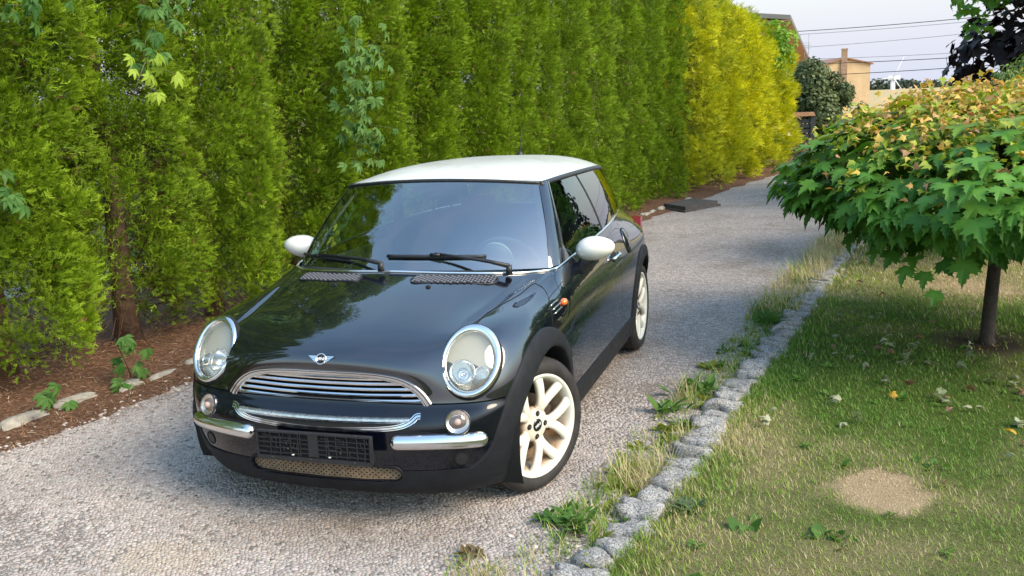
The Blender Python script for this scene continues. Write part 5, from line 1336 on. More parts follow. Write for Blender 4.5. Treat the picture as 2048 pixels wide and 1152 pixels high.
DEADM = leafmat('dead_twigs', .05, .9, .1)
FA = math.atan2(-HN[1], -HN[0])            # direction from hedge line to the drive
def trunk_mesh(name, H, r0, r1, seed, mat, n=9, wob=.03):
    rg = random.Random(seed); g = MB(); m_ = 9
    g.tube([(wob*math.sin(k*1.7+seed)*(k/m_), wob*math.cos(k*1.3+seed)*(k/m_), -.05+(H+.05)*k/m_) for k in range(m_+1)], [(r0*1.25 if k == 0 else r0+(r1-r0)*k/m_) for k in range(m_+1)], n)
    return mesh_from(name, np.array([tuple(v) for v in g.V]), g.F, mat)
nearv = []
for k in range(2):
    V, F, C = thuja(50+k, 290, 102, 4.25, nf=5, face=0); V2, F2, C2 = dead(70+k, 600, 3.6, .36)
    nearv.append((cmesh('foliage', V, F, C, THM), cmesh('dead_twigs', V2, F2, C2, DEADM), trunk_mesh('trunk', 3.9, .075, .02, k, BARK)))
gapskip = lambda z, ph, r: ((z < 1.25) & (ph < .0) & (ph > -1.0)) | ((z < .45) & (ph < .4) & (ph > -1.0))
V, F, C = thuja(61, 290, 102, 4.3, nf=5, face=0, skip=gapskip, spread=2.6); V2, F2, C2 = dead(75, 900, 2.2, .40)
gapv = (cmesh('foliage', V, F, C, THM), cmesh('dead_twigs', V2, F2, C2, DEADM), trunk_mesh('trunk', 3.9, .085, .02, 9, BARK))
V, F, C = thuja(63, 310, 102, 4.3, nf=5, face=0, zlo=.24, r0=.54); V2, F2, C2 = dead(77, 700, 2.0, .36)
liftv = (cmesh('foliage', V, F, C, THM), cmesh('dead_twigs', V2, F2, C2, DEADM), trunk_mesh('trunk', 3.9, .08, .02, 12, BARK))
farv = []
for k in range(3):
    V, F, C = thuja(80+k, 280, 56, 4.2, nf=4, size=(.045, .075), face=0, spread=1.7, zlo=.02, lobe=(.09, .18), inner=60); V2, F2, C2 = dead(90+k, 200, 3.2, .45)
    farv.append((cmesh('foliage', V, F, C, THM), cmesh('dead_twigs', V2, F2, C2, DEADM), trunk_mesh('trunk', 3.8, .07, .02, k+4, BARK)))
def place_tree(var, s, off, rz, sc, label, cat_, group, name='thuja_tree'):
    q = K(s, off); e = empty(name, (q[0], q[1], .05), None, FA+rz); e.scale = (sc[0]*1.18, sc[1]*(1.08 if .5 < s < 2 else .82), sc[2])
    if label: tag(e, label, cat_, group)
    for nm, me in zip(('foliage', 'dead_twigs', 'trunk'), var):
        o = link(nm, me, e)
        if nm != 'trunk': o['kind'] = 'stuff'
    return e
hl = {-.2: 'green thuja one place left of the one by the creeper shoots', -1.1: 'green thuja two places left of the one by the creeper shoots', -2.0: 'green thuja three places left of the one by the creeper shoots', -2.9: 'green thuja four places left of the one by the creeper shoots', 0.72: 'leafy green thuja at the left edge, behind the creeper shoots by the stone edging', 1.74: 'green thuja with its bare brown trunk showing in a gap near the ground',
      2.62: 'green thuja next to the right of the one showing its bare trunk', 3.6: 'green thuja behind the far white mirror, just left of the long creeper strand',
      4.5: 'green thuja carrying the long creeper strand, behind the front of the roof', 5.4: 'green thuja right of the creeper strand, above the front half of the roof',
      6.25: 'green thuja above the middle of the roof, just left of the aerial', 7.1: 'green thuja directly behind the roof aerial', 7.8: 'narrow green thuja just right of the roof aerial', 8.55: 'green thuja above the rear end of the white roof', 9.5: 'green thuja right behind the rear quarter window of the car', 10.45: 'third green thuja before the yellow hedge',
      11.4: 'second to last green thuja before the yellow hedge', 12.35: 'darker green thuja touching the yellow hedge, above the cover plate'}
rgk = random.Random(21); k = 0
for s in (-2.9, -2.0, -1.1, -.2, .72, 1.74, 2.62, 3.6, 4.5, 5.4, 6.25, 7.1, 7.8, 8.55, 9.5, 10.45, 11.4, 12.35):
    var = liftv if s in (-.2, .72) else gapv if s == 1.74 else nearv[k % 2] if 2 < s < 6.5 else farv[k % 3]
    sx = rgk.uniform(.95, 1.1); rz = rgk.uniform(-.25, .25) if s not in (1.74,) else 0
    place_tree(var, s, .92 if s < 6 else .76, rz, (sx*(.93 if 7 < s else 1.0), sx*(.90 if 7 < s else 1.0), rgk.uniform(.95, 1.06)), hl.get(s, 'green thuja, one in the hedge run left of the creeper shoots'), 'thuja tree', 'thuja trees of the tall green hedge'); k += 1
# golden thujas
gold = dict(a=(.24, .36, .015), b=(.60, .61, .022), tip=(.90, .82, .03), brown=.003); gv = []
for k in range(3):
    V, F, C = thuja(120+k, 125, 84, 3.6, nf=4, size=(.065, .115), pal=gold, face=0, spread=1.9, zlo=.10, r0=.64, lobe=(.13, .27), inner=60); V2, F2, C2 = dead(130+k, 400, 3.0, .5)
    # deeper leaves stay green
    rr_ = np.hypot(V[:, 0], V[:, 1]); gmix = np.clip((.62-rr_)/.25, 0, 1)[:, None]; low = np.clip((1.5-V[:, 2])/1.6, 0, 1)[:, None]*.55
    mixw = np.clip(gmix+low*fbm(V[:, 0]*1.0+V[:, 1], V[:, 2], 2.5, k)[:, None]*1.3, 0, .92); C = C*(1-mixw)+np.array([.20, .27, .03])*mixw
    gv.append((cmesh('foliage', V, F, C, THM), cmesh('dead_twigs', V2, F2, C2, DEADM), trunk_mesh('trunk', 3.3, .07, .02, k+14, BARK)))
gl = ['golden yellow thuja standing next to the last dark green one', 'golden yellow thuja second in the row, brightest at mid height', 'golden yellow thuja in the middle of the yellow row', 'yellow green thuja fourth in the row, behind its neighbours', 'yellow green thuja at the far end, half covered by a bright green vine']
for k, s in enumerate((13.55, 14.9, 16.3, 17.7, 19.1)):
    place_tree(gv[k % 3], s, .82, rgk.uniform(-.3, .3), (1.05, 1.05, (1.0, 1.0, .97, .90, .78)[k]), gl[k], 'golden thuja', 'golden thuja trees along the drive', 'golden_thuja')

# ---------------- creepers on the hedge
CRM = leafmat('creeper_leaf', .38, .55, .22)
STEM = simple('green_stem', (.10, .12, .035), .7)
def creeper(name, base, path, nlv, size, cols, label, cat_, seed, sprd=.06, mat=None, group=None):
    rg = np.random.default_rng(seed); P_ = np.array(path, float)-np.array(base); n_ = nlv
    cum = np.concatenate([[0], np.cumsum(np.linalg.norm(np.diff(P_, axis=0), axis=1))]); cum /= cum[-1]; f = np.sort(rg.random(n_))
    pos = np.stack([np.interp(f, cum, P_[:, k]) for k in range(3)], -1); tod = np.array([-HN[0], -HN[1], 0])
    off = rg.normal(0, sprd, (n_, 3)); off += tod*np.abs(rg.normal(.05, .04, n_))[:, None]; pc = pos+off
    e = empty(name, base); tag(e, label, cat_, group); lv = []
    for v in range(6):      # five-fingered leaf: template, hanging along +Y with its face towards +Z
        gg = (v+.5)/6; c0 = np.array(cols[0])*(1-gg)+np.array(cols[1])*gg; parts = []
        for q in range(5):
            a = R((-72, -36, 0, 36, 72)[q]+rg.uniform(-7, 7)); ay = unit(np.array([[math.sin(a), math.cos(a), -.15-.2*rg.random()]])); nz = unit(np.array([[.25*math.sin(a), .0, 1.]])); nz = unit(nz-ay*(ay*nz).sum()); ax = np.cross(ay, nz)
            s_ = (1 if q == 2 else .9 if q in (1, 3) else .7)*1.1; parts.append(stamp(LANCE[0], LANCE[1], np.zeros((1, 3)), ax, ay, nz, np.array([[s_*1.1, s_, s_]]), (c0*rg.uniform(.88, 1.12))[None]))
        V, F, C = cat(parts); lv.append(cmesh('leaf', V, F, C, mat or CRM, True))
    nrm = unit(tod*1.0+np.array([0, 0, .45])+rg.normal(0, .30, (n_, 3))); dn = unit(np.array([0, 0, -1.])+rg.normal(0, .38, (n_, 3))); dn = unit(dn-nrm*(dn*nrm).sum(-1, keepdims=True)); sd = np.cross(dn, nrm)
    for i in range(n_):
        o = link('leaf', lv[int(rg.integers(0, 6))], e); M_ = Matrix((Vector(sd[i]), Vector(dn[i]), Vector(nrm[i]))).transposed().to_4x4()
        o.matrix_local = Matrix.Translation(Vector(pc[i])) @ M_ @ Matrix.Scale(float(size*rg.uniform(.7, 1.2)), 4)
    g = MB(); g.tube([tuple(q) for q in P_], .0035, 5)
    for q, c in zip(pos[::2], pc[::2]): g.tube([tuple(q), tuple(c)], .0018, 4, False)
    g.build('stem', STEM, e); return e
def hp(s, off, z): q = K(s, off); return (q[0], q[1], z)
mg = ((.045, .13, .022), (.10, .21, .045)); lm = ((.24, .36, .03), (.36, .47, .06)); bg_ = ((.075, .17, .035), (.15, .27, .07))
creeper('creeper_vine', hp(1.7, .2, 2.2), [hp(1.78, .15, 2.75), hp(1.72, .12, 2.45), hp(1.55, .12, 2.25), hp(1.50, .10, 2.13)], 26, .085, mg, 'dark green creeper hanging on the hedge near the top left', 'creeper', 1, .07)
creeper('creeper_vine', hp(1.45, .2, 2.0), [hp(1.50, .05, 2.16), hp(1.42, .03, 2.05), hp(1.34, .02, 1.93)], 13, .085, lm, 'bright lime green creeper shoot hanging at the upper left', 'creeper', 2, .05)
creeper('creeper_vine', hp(3.6, .2, 1.9), [hp(3.70, .05, 2.42), hp(3.62, .0, 2.1), hp(3.50, .0, 1.85), hp(3.58, .0, 1.55), hp(3.48, .0, 1.25)], 110, .085, bg_, 'long hanging strand of green creeper on the hedge behind the windscreen', 'creeper', 3, .10)
creeper('creeper_vine', hp(.7, .2, 2.4), [hp(.88, .1, 2.55), hp(.72, .1, 2.42), hp(.58, .1, 2.42)], 12, .085, mg, 'few creeper leaves at the top left corner', 'creeper', 4, .06)
creeper('creeper_vine', hp(.44, .2, 1.3), [hp(.38, .05, 1.4), hp(.44, .03, 1.30)], 7, .09, mg, 'small creeper tuft at the left edge of the hedge', 'creeper', 5, .05)
creeper('creeper_shoot', hp(1.05, .1, .02), [hp(1.12, .12, .02), hp(1.06, .10, .18), hp(.98, .05, .30), hp(1.05, .0, .18)], 10, .085, mg, 'creeper shoot with drooping leaves growing beside the stone edging', 'creeper', 6, .05)
creeper('creeper_shoot', hp(.92, -.02, .02), [hp(.95, .02, .02), hp(.92, -.03, .10)], 5, .09, mg, 'low five-fingered creeper leaf over the stone edging', 'creeper', 7, .03)
creeper('creeper_shoot', hp(.42, -.02, .02), [hp(.46, .04, .01), hp(.44, -.02, .12), hp(.38, -.05, .14)], 6, .10, mg, 'creeper shoot with long leaves over the edging at far left', 'creeper', 8, .05)
# bright green vine over the end of the golden row
def leaf_cloud(lobes, n_, size, cols, tmpl, rg, up=.4, flat=.0, outb=.8, droop=0.0):
    lc = np.array([l[0] for l in lobes]); lr = np.array([l[1] for l in lobes], float)
    if lr.ndim == 1: lr = np.repeat(lr[:, None], 3, 1)
    wt = (lr.prod(1)**(2/3)); li = rg.choice(len(lobes), n_, p=wt/wt.sum()); w = unit(rg.normal(0, 1, (n_, 3))); rad = rg.uniform(.60, 1.05, n_)[:, None]**.7
    pos = lc[li]+w*lr[li]*rad; nrm = unit(w*outb+np.array([0, 0, up])+rg.normal(0, .35, (n_, 3))); t_ = unit(rg.normal(0, 1, (n_, 3))*(1-droop)+np.array([0, 0, -1.])*droop+w*.4)
    ay = unit(t_-nrm*(t_*nrm).sum(-1, keepdims=True)); ax = np.cross(ay, nrm); g = rg.random((n_, 1)); lt = rg.normal(0, .22, len(lobes))[li][:, None]; g = np.clip(g+lt, 0, 1)
    col = np.array(cols[0])*(1-g)+np.array(cols[1])*g; sc = rg.uniform(size[0], size[1], n_)
    return stamp(tmpl[0], tmpl[1], pos, ax, ay, nrm, sc, col)
rg = np.random.default_rng(77); q = K(19.9, .55); lobes = [((rg.normal(0, .18), rg.normal(0, .45), rg.uniform(.35, 2.0)), rg.uniform(.22, .38)) for _ in range(16)]
lobes += [((rg.normal(.1, .15), rg.normal(-1.0, .8), rg.uniform(2.0, 3.1)), rg.uniform(.16, .3)) for _ in range(14)]
V, F, C = leaf_cloud(lobes, 4200, (.06, .12), ((.10, .22, .02), (.26, .42, .05)), OVAL, rg)
e = empty('climbing_vine', (q[0], q[1], 0)); tag(e, 'bright green climbing vine covering the far end of the yellow hedge', 'vine'); link('leaves', cmesh('leaves', V, F, C, CRM), e)
g = MB(); g.tube([(0, 0, 0), (.02, .1, 1.2), (0, -.2, 2.6)], .012, 6); g.build('stem', STEM, e)

# ---------------- globe maples
MPM = leafmat('maple_leaf', .30, .50, .28)
MBARK = simple('maple_bark', (.050, .037, .030), .9, var=.4, vscale=22, bump=.6, bscale=60)
def globe_maple(base, label, nleaf, ntop, seed, nobj, lean, group=None, rad=1.44):
    rg = np.random.default_rng(seed); e = empty('globe_maple', base); tag(e, label, 'maple tree', group); bx, by, bz = base
    g = MB(); g.tube([(0, 0, -.05), (0, 0, .04), (lean*.3, 0, .4), (lean*.8, .01, .85), (lean, .02, 1.25)], [.070, .046, .042, .039, .036], 12); g.build('trunk', MBARK, e)
    g = MB()
    for k in range(15):
        a = 2*math.pi*k/15+rg.uniform(-.15, .15); r_ = rad*rg.uniform(.65, .92); z0 = rg.uniform(1.05, 1.25)
        g.tube([(lean, .02, z0), (lean+.35*r_*math.cos(a), .35*r_*math.sin(a), z0+.28), (lean+.75*r_*math.cos(a), .75*r_*math.sin(a), z0+.20), (lean+r_*math.cos(a), r_*math.sin(a), z0-.10)], [.020, .014, .008, .004], 6)
    g.build('branches', MBARK, e)
    # leaves on the dome
    N = nleaf; ph = rg.uniform(0, 2*np.pi, N); tier = rg.random(N)
    wob = 1+.05*np.sin(3*ph+1)+.06*np.sin(7*ph+2)+.05*np.sin(13*ph)
    # profile: top dome then hanging skirt
    tt_ = rg.random(N)**.75                        # 0 crown centre, .55 shoulder, 1 hem
    pr = np.array([(0, 1.58), (.30, 1.57), (.65, 1.52), (.95, 1.46), (1.22, 1.33), (1.40, 1.15), (1.37, 1.05), (1.20, .98), (.95, .92), (.70, .86)])
    ts = np.linspace(0, 1, len(pr)); r_ = np.interp(tt_, ts, pr[:, 0])*wob*rad/1.44; z_ = np.interp(tt_, ts, pr[:, 1])+.05*np.sin(5*ph+3)
    dp = rg.random(N)**2*.22; r_ = r_-dp*np.clip(tt_*2, .2, 1); z_ = z_-dp*.25+rg.normal(0, .03, N)+np.clip(tt_-.7, 0, 1)*.35*np.sin(9*ph+2)
    pos = np.stack([lean+r_*np.cos(ph), r_*np.sin(ph), z_], -1); outw = np.stack([np.cos(ph), np.sin(ph), np.zeros(N)], -1)
    if nobj:      # a few leaves hang lower on thin twigs
        for q_, (hx_, hy_, hz_) in enumerate([(-.45, -1.02, .56), (-.50, -.98, .66), (-.42, -.95, .72), (-.56, -.92, .74), (-.60, -1.0, .70), (-.66, -.86, .76), (-.36, -.90, .78), (-.75, -.80, .78), (-.30, -1.0, .74), (.12, -.9, .74), (.2, -.8, .72), (-.9, -.55, .82)]): pos[q_] = (hx_, hy_, hz_); ph[q_] = math.atan2(hy_, hx_); outw[q_] = (math.cos(ph[q_]), math.sin(ph[q_]), 0); tt_[q_] = .8
    nup = np.interp(tt_, [0, .4, .6, .85, 1], [1., .95, .72, .52, .36])[:, None]; nrm = unit(outw*(1-nup*.65)+np.array([0, 0, 1.])*nup+rg.normal(0, .17, (N, 3)))
    dn = unit(outw*.55+np.array([0, 0, -1.])*.9+rg.normal(0, .26, (N, 3))); ay = unit(dn-nrm*(dn*nrm).sum(-1, keepdims=True)); ax = np.cross(ay, nrm)
    sc = rg.uniform(.105, .175, N); gg = rg.random((N, 1)); col = np.array([.048, .150, .020])*(1-gg)+np.array([.125, .285, .034])*gg
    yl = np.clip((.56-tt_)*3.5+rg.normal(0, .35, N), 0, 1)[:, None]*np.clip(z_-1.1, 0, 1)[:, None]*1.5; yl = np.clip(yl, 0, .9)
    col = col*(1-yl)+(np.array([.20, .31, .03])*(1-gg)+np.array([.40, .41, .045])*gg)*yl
    # nearest leaves as single objects
    camv = np.array(CAMPOS)-np.array([bx, by, bz]); dist = np.linalg.norm(pos-camv, axis=1); facing = (nrm*unit(camv-pos)).sum(-1); scr = dist-1.2*facing+.6*(dp > .12)
    vis = np.argsort(scr); idx = set(vis[:nobj].tolist()) if nobj else set()
    lm_ = {}
    shades = [(.045, .142, .021), (.070, .190, .027), (.100, .240, .033), (.18, .30, .03), (.34, .38, .045)]
    def leafmesh(v, sh):
        if (v, sh) not in lm_:
            tv, tf = MAPLES[v]; C_ = np.repeat(np.array(shades[sh])[None], len(tv), 0); C_[0] *= 1.35; lm_[(v, sh)] = cmesh('leaf', tv, tf, C_, MPM, True)
        return lm_[(v, sh)]
    rest = np.array([i not in idx for i in range(N)]); vpick = rg.integers(0, 5, N)
    for i in sorted(idx):
        sh = int(np.argmin([np.abs(np.array(s_)-col[i]).sum() for s_ in shades])); o = link('leaf', leafmesh(int(vpick[i]), sh), e)
        M_ = Matrix((Vector(ax[i]), Vector(ay[i]), Vector(nrm[i]))).transposed().to_4x4(); o.matrix_local = Matrix.Translation(Vector(pos[i])) @ M_ @ Matrix.Scale(float(sc[i]), 4)
    parts = []
    for v in range(5):
        k = rest & (vpick == v); parts.append(stamp(MAPLES[v][0], MAPLES[v][1], pos[k], ax[k], ay[k], nrm[k], sc[k], col[k]))
    # new growth: small curled orange leaves over the top
    M = ntop; ph = rg.uniform(0, 6.283, M); q_ = rg.random(M)**.6; r_ = q_*1.40*rad/1.44; z_ = np.interp(r_, [0, .30, .65, .95, 1.22, 1.40], [1.64, 1.63, 1.58, 1.50, 1.36, 1.14])+rg.normal(.0, .040, M)+.05*np.sin(5*ph+3)
    clump = fbm(r_*np.cos(ph)+bx, r_*np.sin(ph)+by, 5, seed); k = rg.random(M) < np.clip(clump*4.2-1.05-np.clip(r_-.95, 0, 1)*2.4, 0, 1); ph, r_, z_ = ph[k], r_[k], z_[k]; M = len(ph)
    pos2 = np.stack([lean+r_*np.cos(ph), r_*np.sin(ph), z_], -1); nrm = unit(np.array([0, 0, .9])+rg.normal(0, .55, (M, 3))); dn = unit(rg.normal(0, 1, (M, 3))+np.stack([np.cos(ph), np.sin(ph), -.3*np.ones(M)], -1)*.8); ay = unit(dn-nrm*(dn*nrm).sum(-1, keepdims=True)); ax = np.cross(ay, nrm)
    gg = rg.random((M, 1)); col2 = np.array([.60, .48, .07])*(1-gg)+np.array([.72, .42, .15])*gg; pk = rg.random(M) < .22; col2[pk] = np.array([.66, .38, .20]); pk = rg.random(M) < np.clip(.24+.5*np.clip(r_-.5, 0, 1), 0, 1); col2[pk] = np.array([.34, .42, .05])
    for v in range(5):
        kk = rg.integers(0, 5, M) == v; parts.append(stamp(MAPLE_S[0]*np.array([1, 1, 2.2+.3*v]), MAPLE_S[1], pos2[kk], ax[kk], ay[kk], nrm[kk], rg.uniform(.028, .058, M)[kk], col2[kk]))
    V, F, C = cat(parts); o = link('foliage', cmesh('foliage', V, F, C, MPM, False), e); o['kind'] = 'stuff'
    return e
gr_m = 'globe maples on the lawn'
globe_maple((3.073, 2.844, .03), 'low globe maple with large green leaves and orange new growth on the lawn', 3300, 9000, 5, 300, .05)
globe_maple((3.45, 6.49, .03), 'second globe maple standing behind the first, its trunk in shade', 1700, 900, 6, 0, .0, None, 1.30)
# a single low hanging leaf twig
# fallen leaves
rg = np.random.default_rng(91); N = 190; x_ = np.concatenate([rg.normal(2.75, .50, 150), rg.uniform(1.6, 4.2, 40)]); y_ = np.concatenate([rg.normal(2.05, .75, 150), rg.uniform(.2, 6, 40)]); kx = x_ > redge(y_)+.2; x_, y_ = x_[kx], y_[kx]; N = len(x_)
nrm = unit(np.array([0, 0, 1.])+rg.normal(0, .35, (N, 3))); t_ = unit(rg.normal(0, 1, (N, 3))); ay = unit(t_-nrm*(t_*nrm).sum(-1, keepdims=True)); ax = np.cross(ay, nrm); gg = rg.random((N, 1))
col = np.array([.20, .24, .12])*(1-gg)+np.array([.40, .42, .27])*gg; k = rg.random(N) < .22; col[k] = (.26, .15, .09); col[rg.random(N) < .015] = (.5, .3, .03)
parts = []
for v in range(5):
    k = rg.integers(0, 5, N) == v; parts.append(stamp(MAPLES[v][0]*np.array([.8, 1, 1.9]), MAPLES[v][1], np.stack([x_, y_, .058+rg.uniform(0, .02, N)], -1)[k], ax[k], ay[k], nrm[k], rg.uniform(.035, .072, N)[k], col[k]))
V, F, C = cat(parts); tag(link('fallen_leaves', cmesh('fallen_leaves', V, F, C, MPM)), 'pale dry leaves scattered on the lawn under the maple', kind='stuff')

# ---------------- weeds
def rosette(x_, y_, n_, L_, cols, label, seed, tmpl=LANCE, tilt=.5, wd=1.1, name='weed', cat_='weed', z=.01, group=None):
    rg = np.random.default_rng(seed); ph = rg.uniform(0, 6.283, n_); el = rg.uniform(.1, 1., n_)*tilt+.12; d = np.stack([np.cos(ph)*np.cos(el), np.sin(ph)*np.cos(el), np.sin(el)], -1)
    up = np.array([0, 0, 1.]); nrm = unit(up-d*(d*up).sum(-1, keepdims=True)+rg.normal(0, .15, (n_, 3))); nrm = unit(nrm-d*(d*nrm).sum(-1, keepdims=True)); ax = np.cross(d, nrm); gg = rg.random((n_, 1))
    col = np.array(cols[0])*(1-gg)+np.array(cols[1])*gg; sc = L_*rg.uniform(.55, 1.1, n_); org = np.stack([rg.normal(0, L_*.35, n_), rg.normal(0, L_*.35, n_), np.zeros(n_)], -1)
    V, F, C = stamp(tmpl[0]*np.array([1, 1, .7]), tmpl[1], org, ax, d, nrm, np.stack([sc*wd, sc, sc], -1), col)
    o = link(name, cmesh(name, V, F, C, CRM)); o.location = (x_, y_, z); 
    if label: tag(o, label, cat_, group)
    return o, (V+np.array([x_, y_, z]), F, C)
wg = ((.045, .115, .02), (.10, .20, .035)); gy_ = ((.06, .10, .045), (.12, .17, .08)); yg = ((.14, .19, .03), (.28, .30, .05))
rosette(1.02, -.40, 46, .105, wg, 'large dandelion clump beside the kerb near the front wheel', 1); rosette(.90, -.36, 16, .085, wg, 'smaller dandelion spreading onto the gravel left of the large clump', 2)
rosette(1.46, -.16, 60, .085, gy_, 'low grey green weed spilling over the cobbles', 3, tilt=.7); rosette(1.30, 1.50, 24, .13, wg, 'upright leafy weed by the kerb, behind the front wheel', 4, tilt=1.0)
rosette(1.20, 1.10, 16, .13, wg, 'dark leafy weed on the gravel edge, nearer the wheel', 5, tilt=.9); rosette(.70, -.74, 22, .06, ((.10, .09, .03), (.25, .15, .08)), 'small reddish weed tuft on the gravel at the bottom', 6)
rosette(1.13, .22, 18, .09, yg, 'yellowing weed among dry grass beside the front tyre', 7, tilt=.9); rosette(1.75, -.33, 12, .09, wg, 'bright leafy weed in the lawn, right of the grey green weed', 8, tilt=.9, tmpl=OVAL)
rosette(2.05, -.32, 16, .09, wg, 'broad leaved weed in the lawn left of the dry patch', 9, tilt=.8, tmpl=OVAL); rosette(2.45, .52, 12, .075, wg, 'small weed beside the far edge of the dry patch', 10, tilt=.7, tmpl=OVAL)
rosette(1.62, 3.3, 26, .14, wg, 'leafy weed tuft on the verge beyond the front wheel', 12, tilt=1.0); rosette(1.93, 4.9, 22, .12, gy_, 'dull weed on the cobbles below the maple crown', 13, tilt=.8); rosette(1.20, -.70, 16, .085, yg, 'yellow green weed at the nearest cobble', 14, tilt=.7)
rg = np.random.default_rng(93); parts = []; tmpo = []
for k in range(70):
    y_ = rg.uniform(-1.1, 3.2); u_ = rg.uniform(.1, 1.9)
    o, d_ = rosette(redge(y_)+.2+u_, y_, int(rg.integers(5, 14)), rg.uniform(.025, .05), ((.07, .16, .025), (.15, .27, .045)), None, 200+k, OVAL if k % 2 else LANCE, .7, z=.04); parts.append(d_); tmpo.append(o)
for k in range(60):
    y_ = rg.uniform(-1.2, 4.5); u_ = rg.uniform(-.24, .05)
    o, d_ = rosette(redge(y_)+u_, y_, int(rg.integers(6, 16)), rg.uniform(.03, .075), wg if rg.random() < .5 else yg, None, 400+k, OVAL if k % 2 else LANCE, .9, z=.0); parts.append(d_); tmpo.append(o)
for o in tmpo: me = o.data; bpy.data.objects.remove(o); bpy.data.meshes.remove(me)
V, F, C = cat(parts); tag(link('ground_weeds', cmesh('ground_weeds', V, F, C, CRM)), 'small weeds in the lawn and along the cobbles', kind='stuff')

# ---------------- trees behind
def far_tree(name, base, label, cat_, lobes, n_, size, cols, tmpl, seed, trunk, mat=MPM, up=.4, droop=0.0, outb=.8):
    rg = np.random.default_rng(seed); e = empty(name, base); tag(e, label, cat_); V, F, C = leaf_cloud(lobes, n_, size, cols, tmpl, rg, up, 0, outb, droop)
    o = link('crown', cmesh('crown', V, F, C, mat), e); g = MB(); g.tube(*trunk, 9)
    for l in lobes[::3]: g.tube([trunk[0][-1], tuple(np.array(l[0])*.7+np.array(trunk[0][-1])*.3), l[0]], [.03, .02, .008], 5)
    g.build('trunk', MBARK, e); return e
rg = np.random.default_rng(15)
lob = []
for k in range(34):
    a = rg.uniform(0, 6.28); r_ = 1.9*math.sqrt(rg.random()); z_ = rg.uniform(1.95, 5.4); r_ *= np.interp(z_, [1.8, 2.4, 4, 5.4], [.75, 1, .95, .5]); lob.append(((r_*math.cos(a), r_*math.sin(a), z_), rg.uniform(.45, .75)))
far_tree('purple_maple', (5.95, 12.0, 0), 'dark purple leaved maple at the upper right', 'maple tree', lob, 9000, (.15, .23), ((.012, .007, .008), (.040, .022, .022)), MAPLE_S, 16, ([(0, 0, -.05), (.05, 0, 1.2), (0, 0, 3.)], [.13, .10, .06]), up=.2, droop=.3)
lob = [((-.85+rg.normal(0, .30), rg.normal(0, .3), 3.08+rg.normal(0, .18)), rg.uniform(.15, .26)) for _ in range(9)]+[((rg.normal(.8, .9), rg.normal(0, .8), rg.uniform(3.5, 5)), rg.uniform(.4, .6)) for _ in range(16)]+[((-1.05, .1, 2.45), .12), ((-.95, .0, 2.50), .10)]
far_tree('green_maple', (5.0, 10.2, 0), 'bright green maple branch reaching in front of the dark purple tree', 'maple tree', lob, 3600, (.10, .16), ((.06, .17, .02), (.20, .36, .04)), MAPLE_S, 17, ([(.9, .4, -.05), (.9, .4, 2.), (.8, .2, 3.6)], [.10, .08, .05]), up=.3, droop=.3)
lob = []
for k in range(26):
    a = rg.uniform(0, 6.28); r_ = .72*math.sqrt(rg.random()); zt = 2.02-.5*(r_/.72)**2; lob.append(((r_*math.cos(a), r_*math.sin(a), zt-rg.uniform(.05, .5)), (.15, .15, .30)))
far_tree('weeping_tree', (4.22, 8.1, 0), 'small weeping tree with pale green hanging twigs below the purple maple', 'weeping tree', lob, 7000, (.05, .085), ((.10, .16, .035), (.25, .33, .10)), LANCE, 18, ([(0, 0, -.05), (0, 0, 1.), (0, 0, 1.7)], [.05, .045, .03]), up=.1, droop=.8, outb=.9)
lob = []
for k in range(46):
    a = rg.uniform(0, 6.28); r_ = 1.05*math.sqrt(rg.random()); z_ = rg.uniform(.2, 2.35); r_ *= np.interp(z_, [.2, 1, 1.7, 2.4], [.9, 1, .8, .4]); lob.append(((r_*math.cos(a), r_*math.sin(a), z_), rg.uniform(.22, .38)))
lob += [((1.0+.08*k, rg.normal(0, .15), .50+.25*k), .15) for k in range(4)]
far_tree('grey_bush', (1.92, 23.0, 0), 'dark grey green bush beside the end of the yellow hedge', 'bush', lob, 15000, (.06, .11), ((.065, .090, .030), (.17, .205, .085)), QUAD, 19, ([(0, 0, -.05), (0, 0, .6), (0, 0, 1.2)], [.06, .05, .03]))

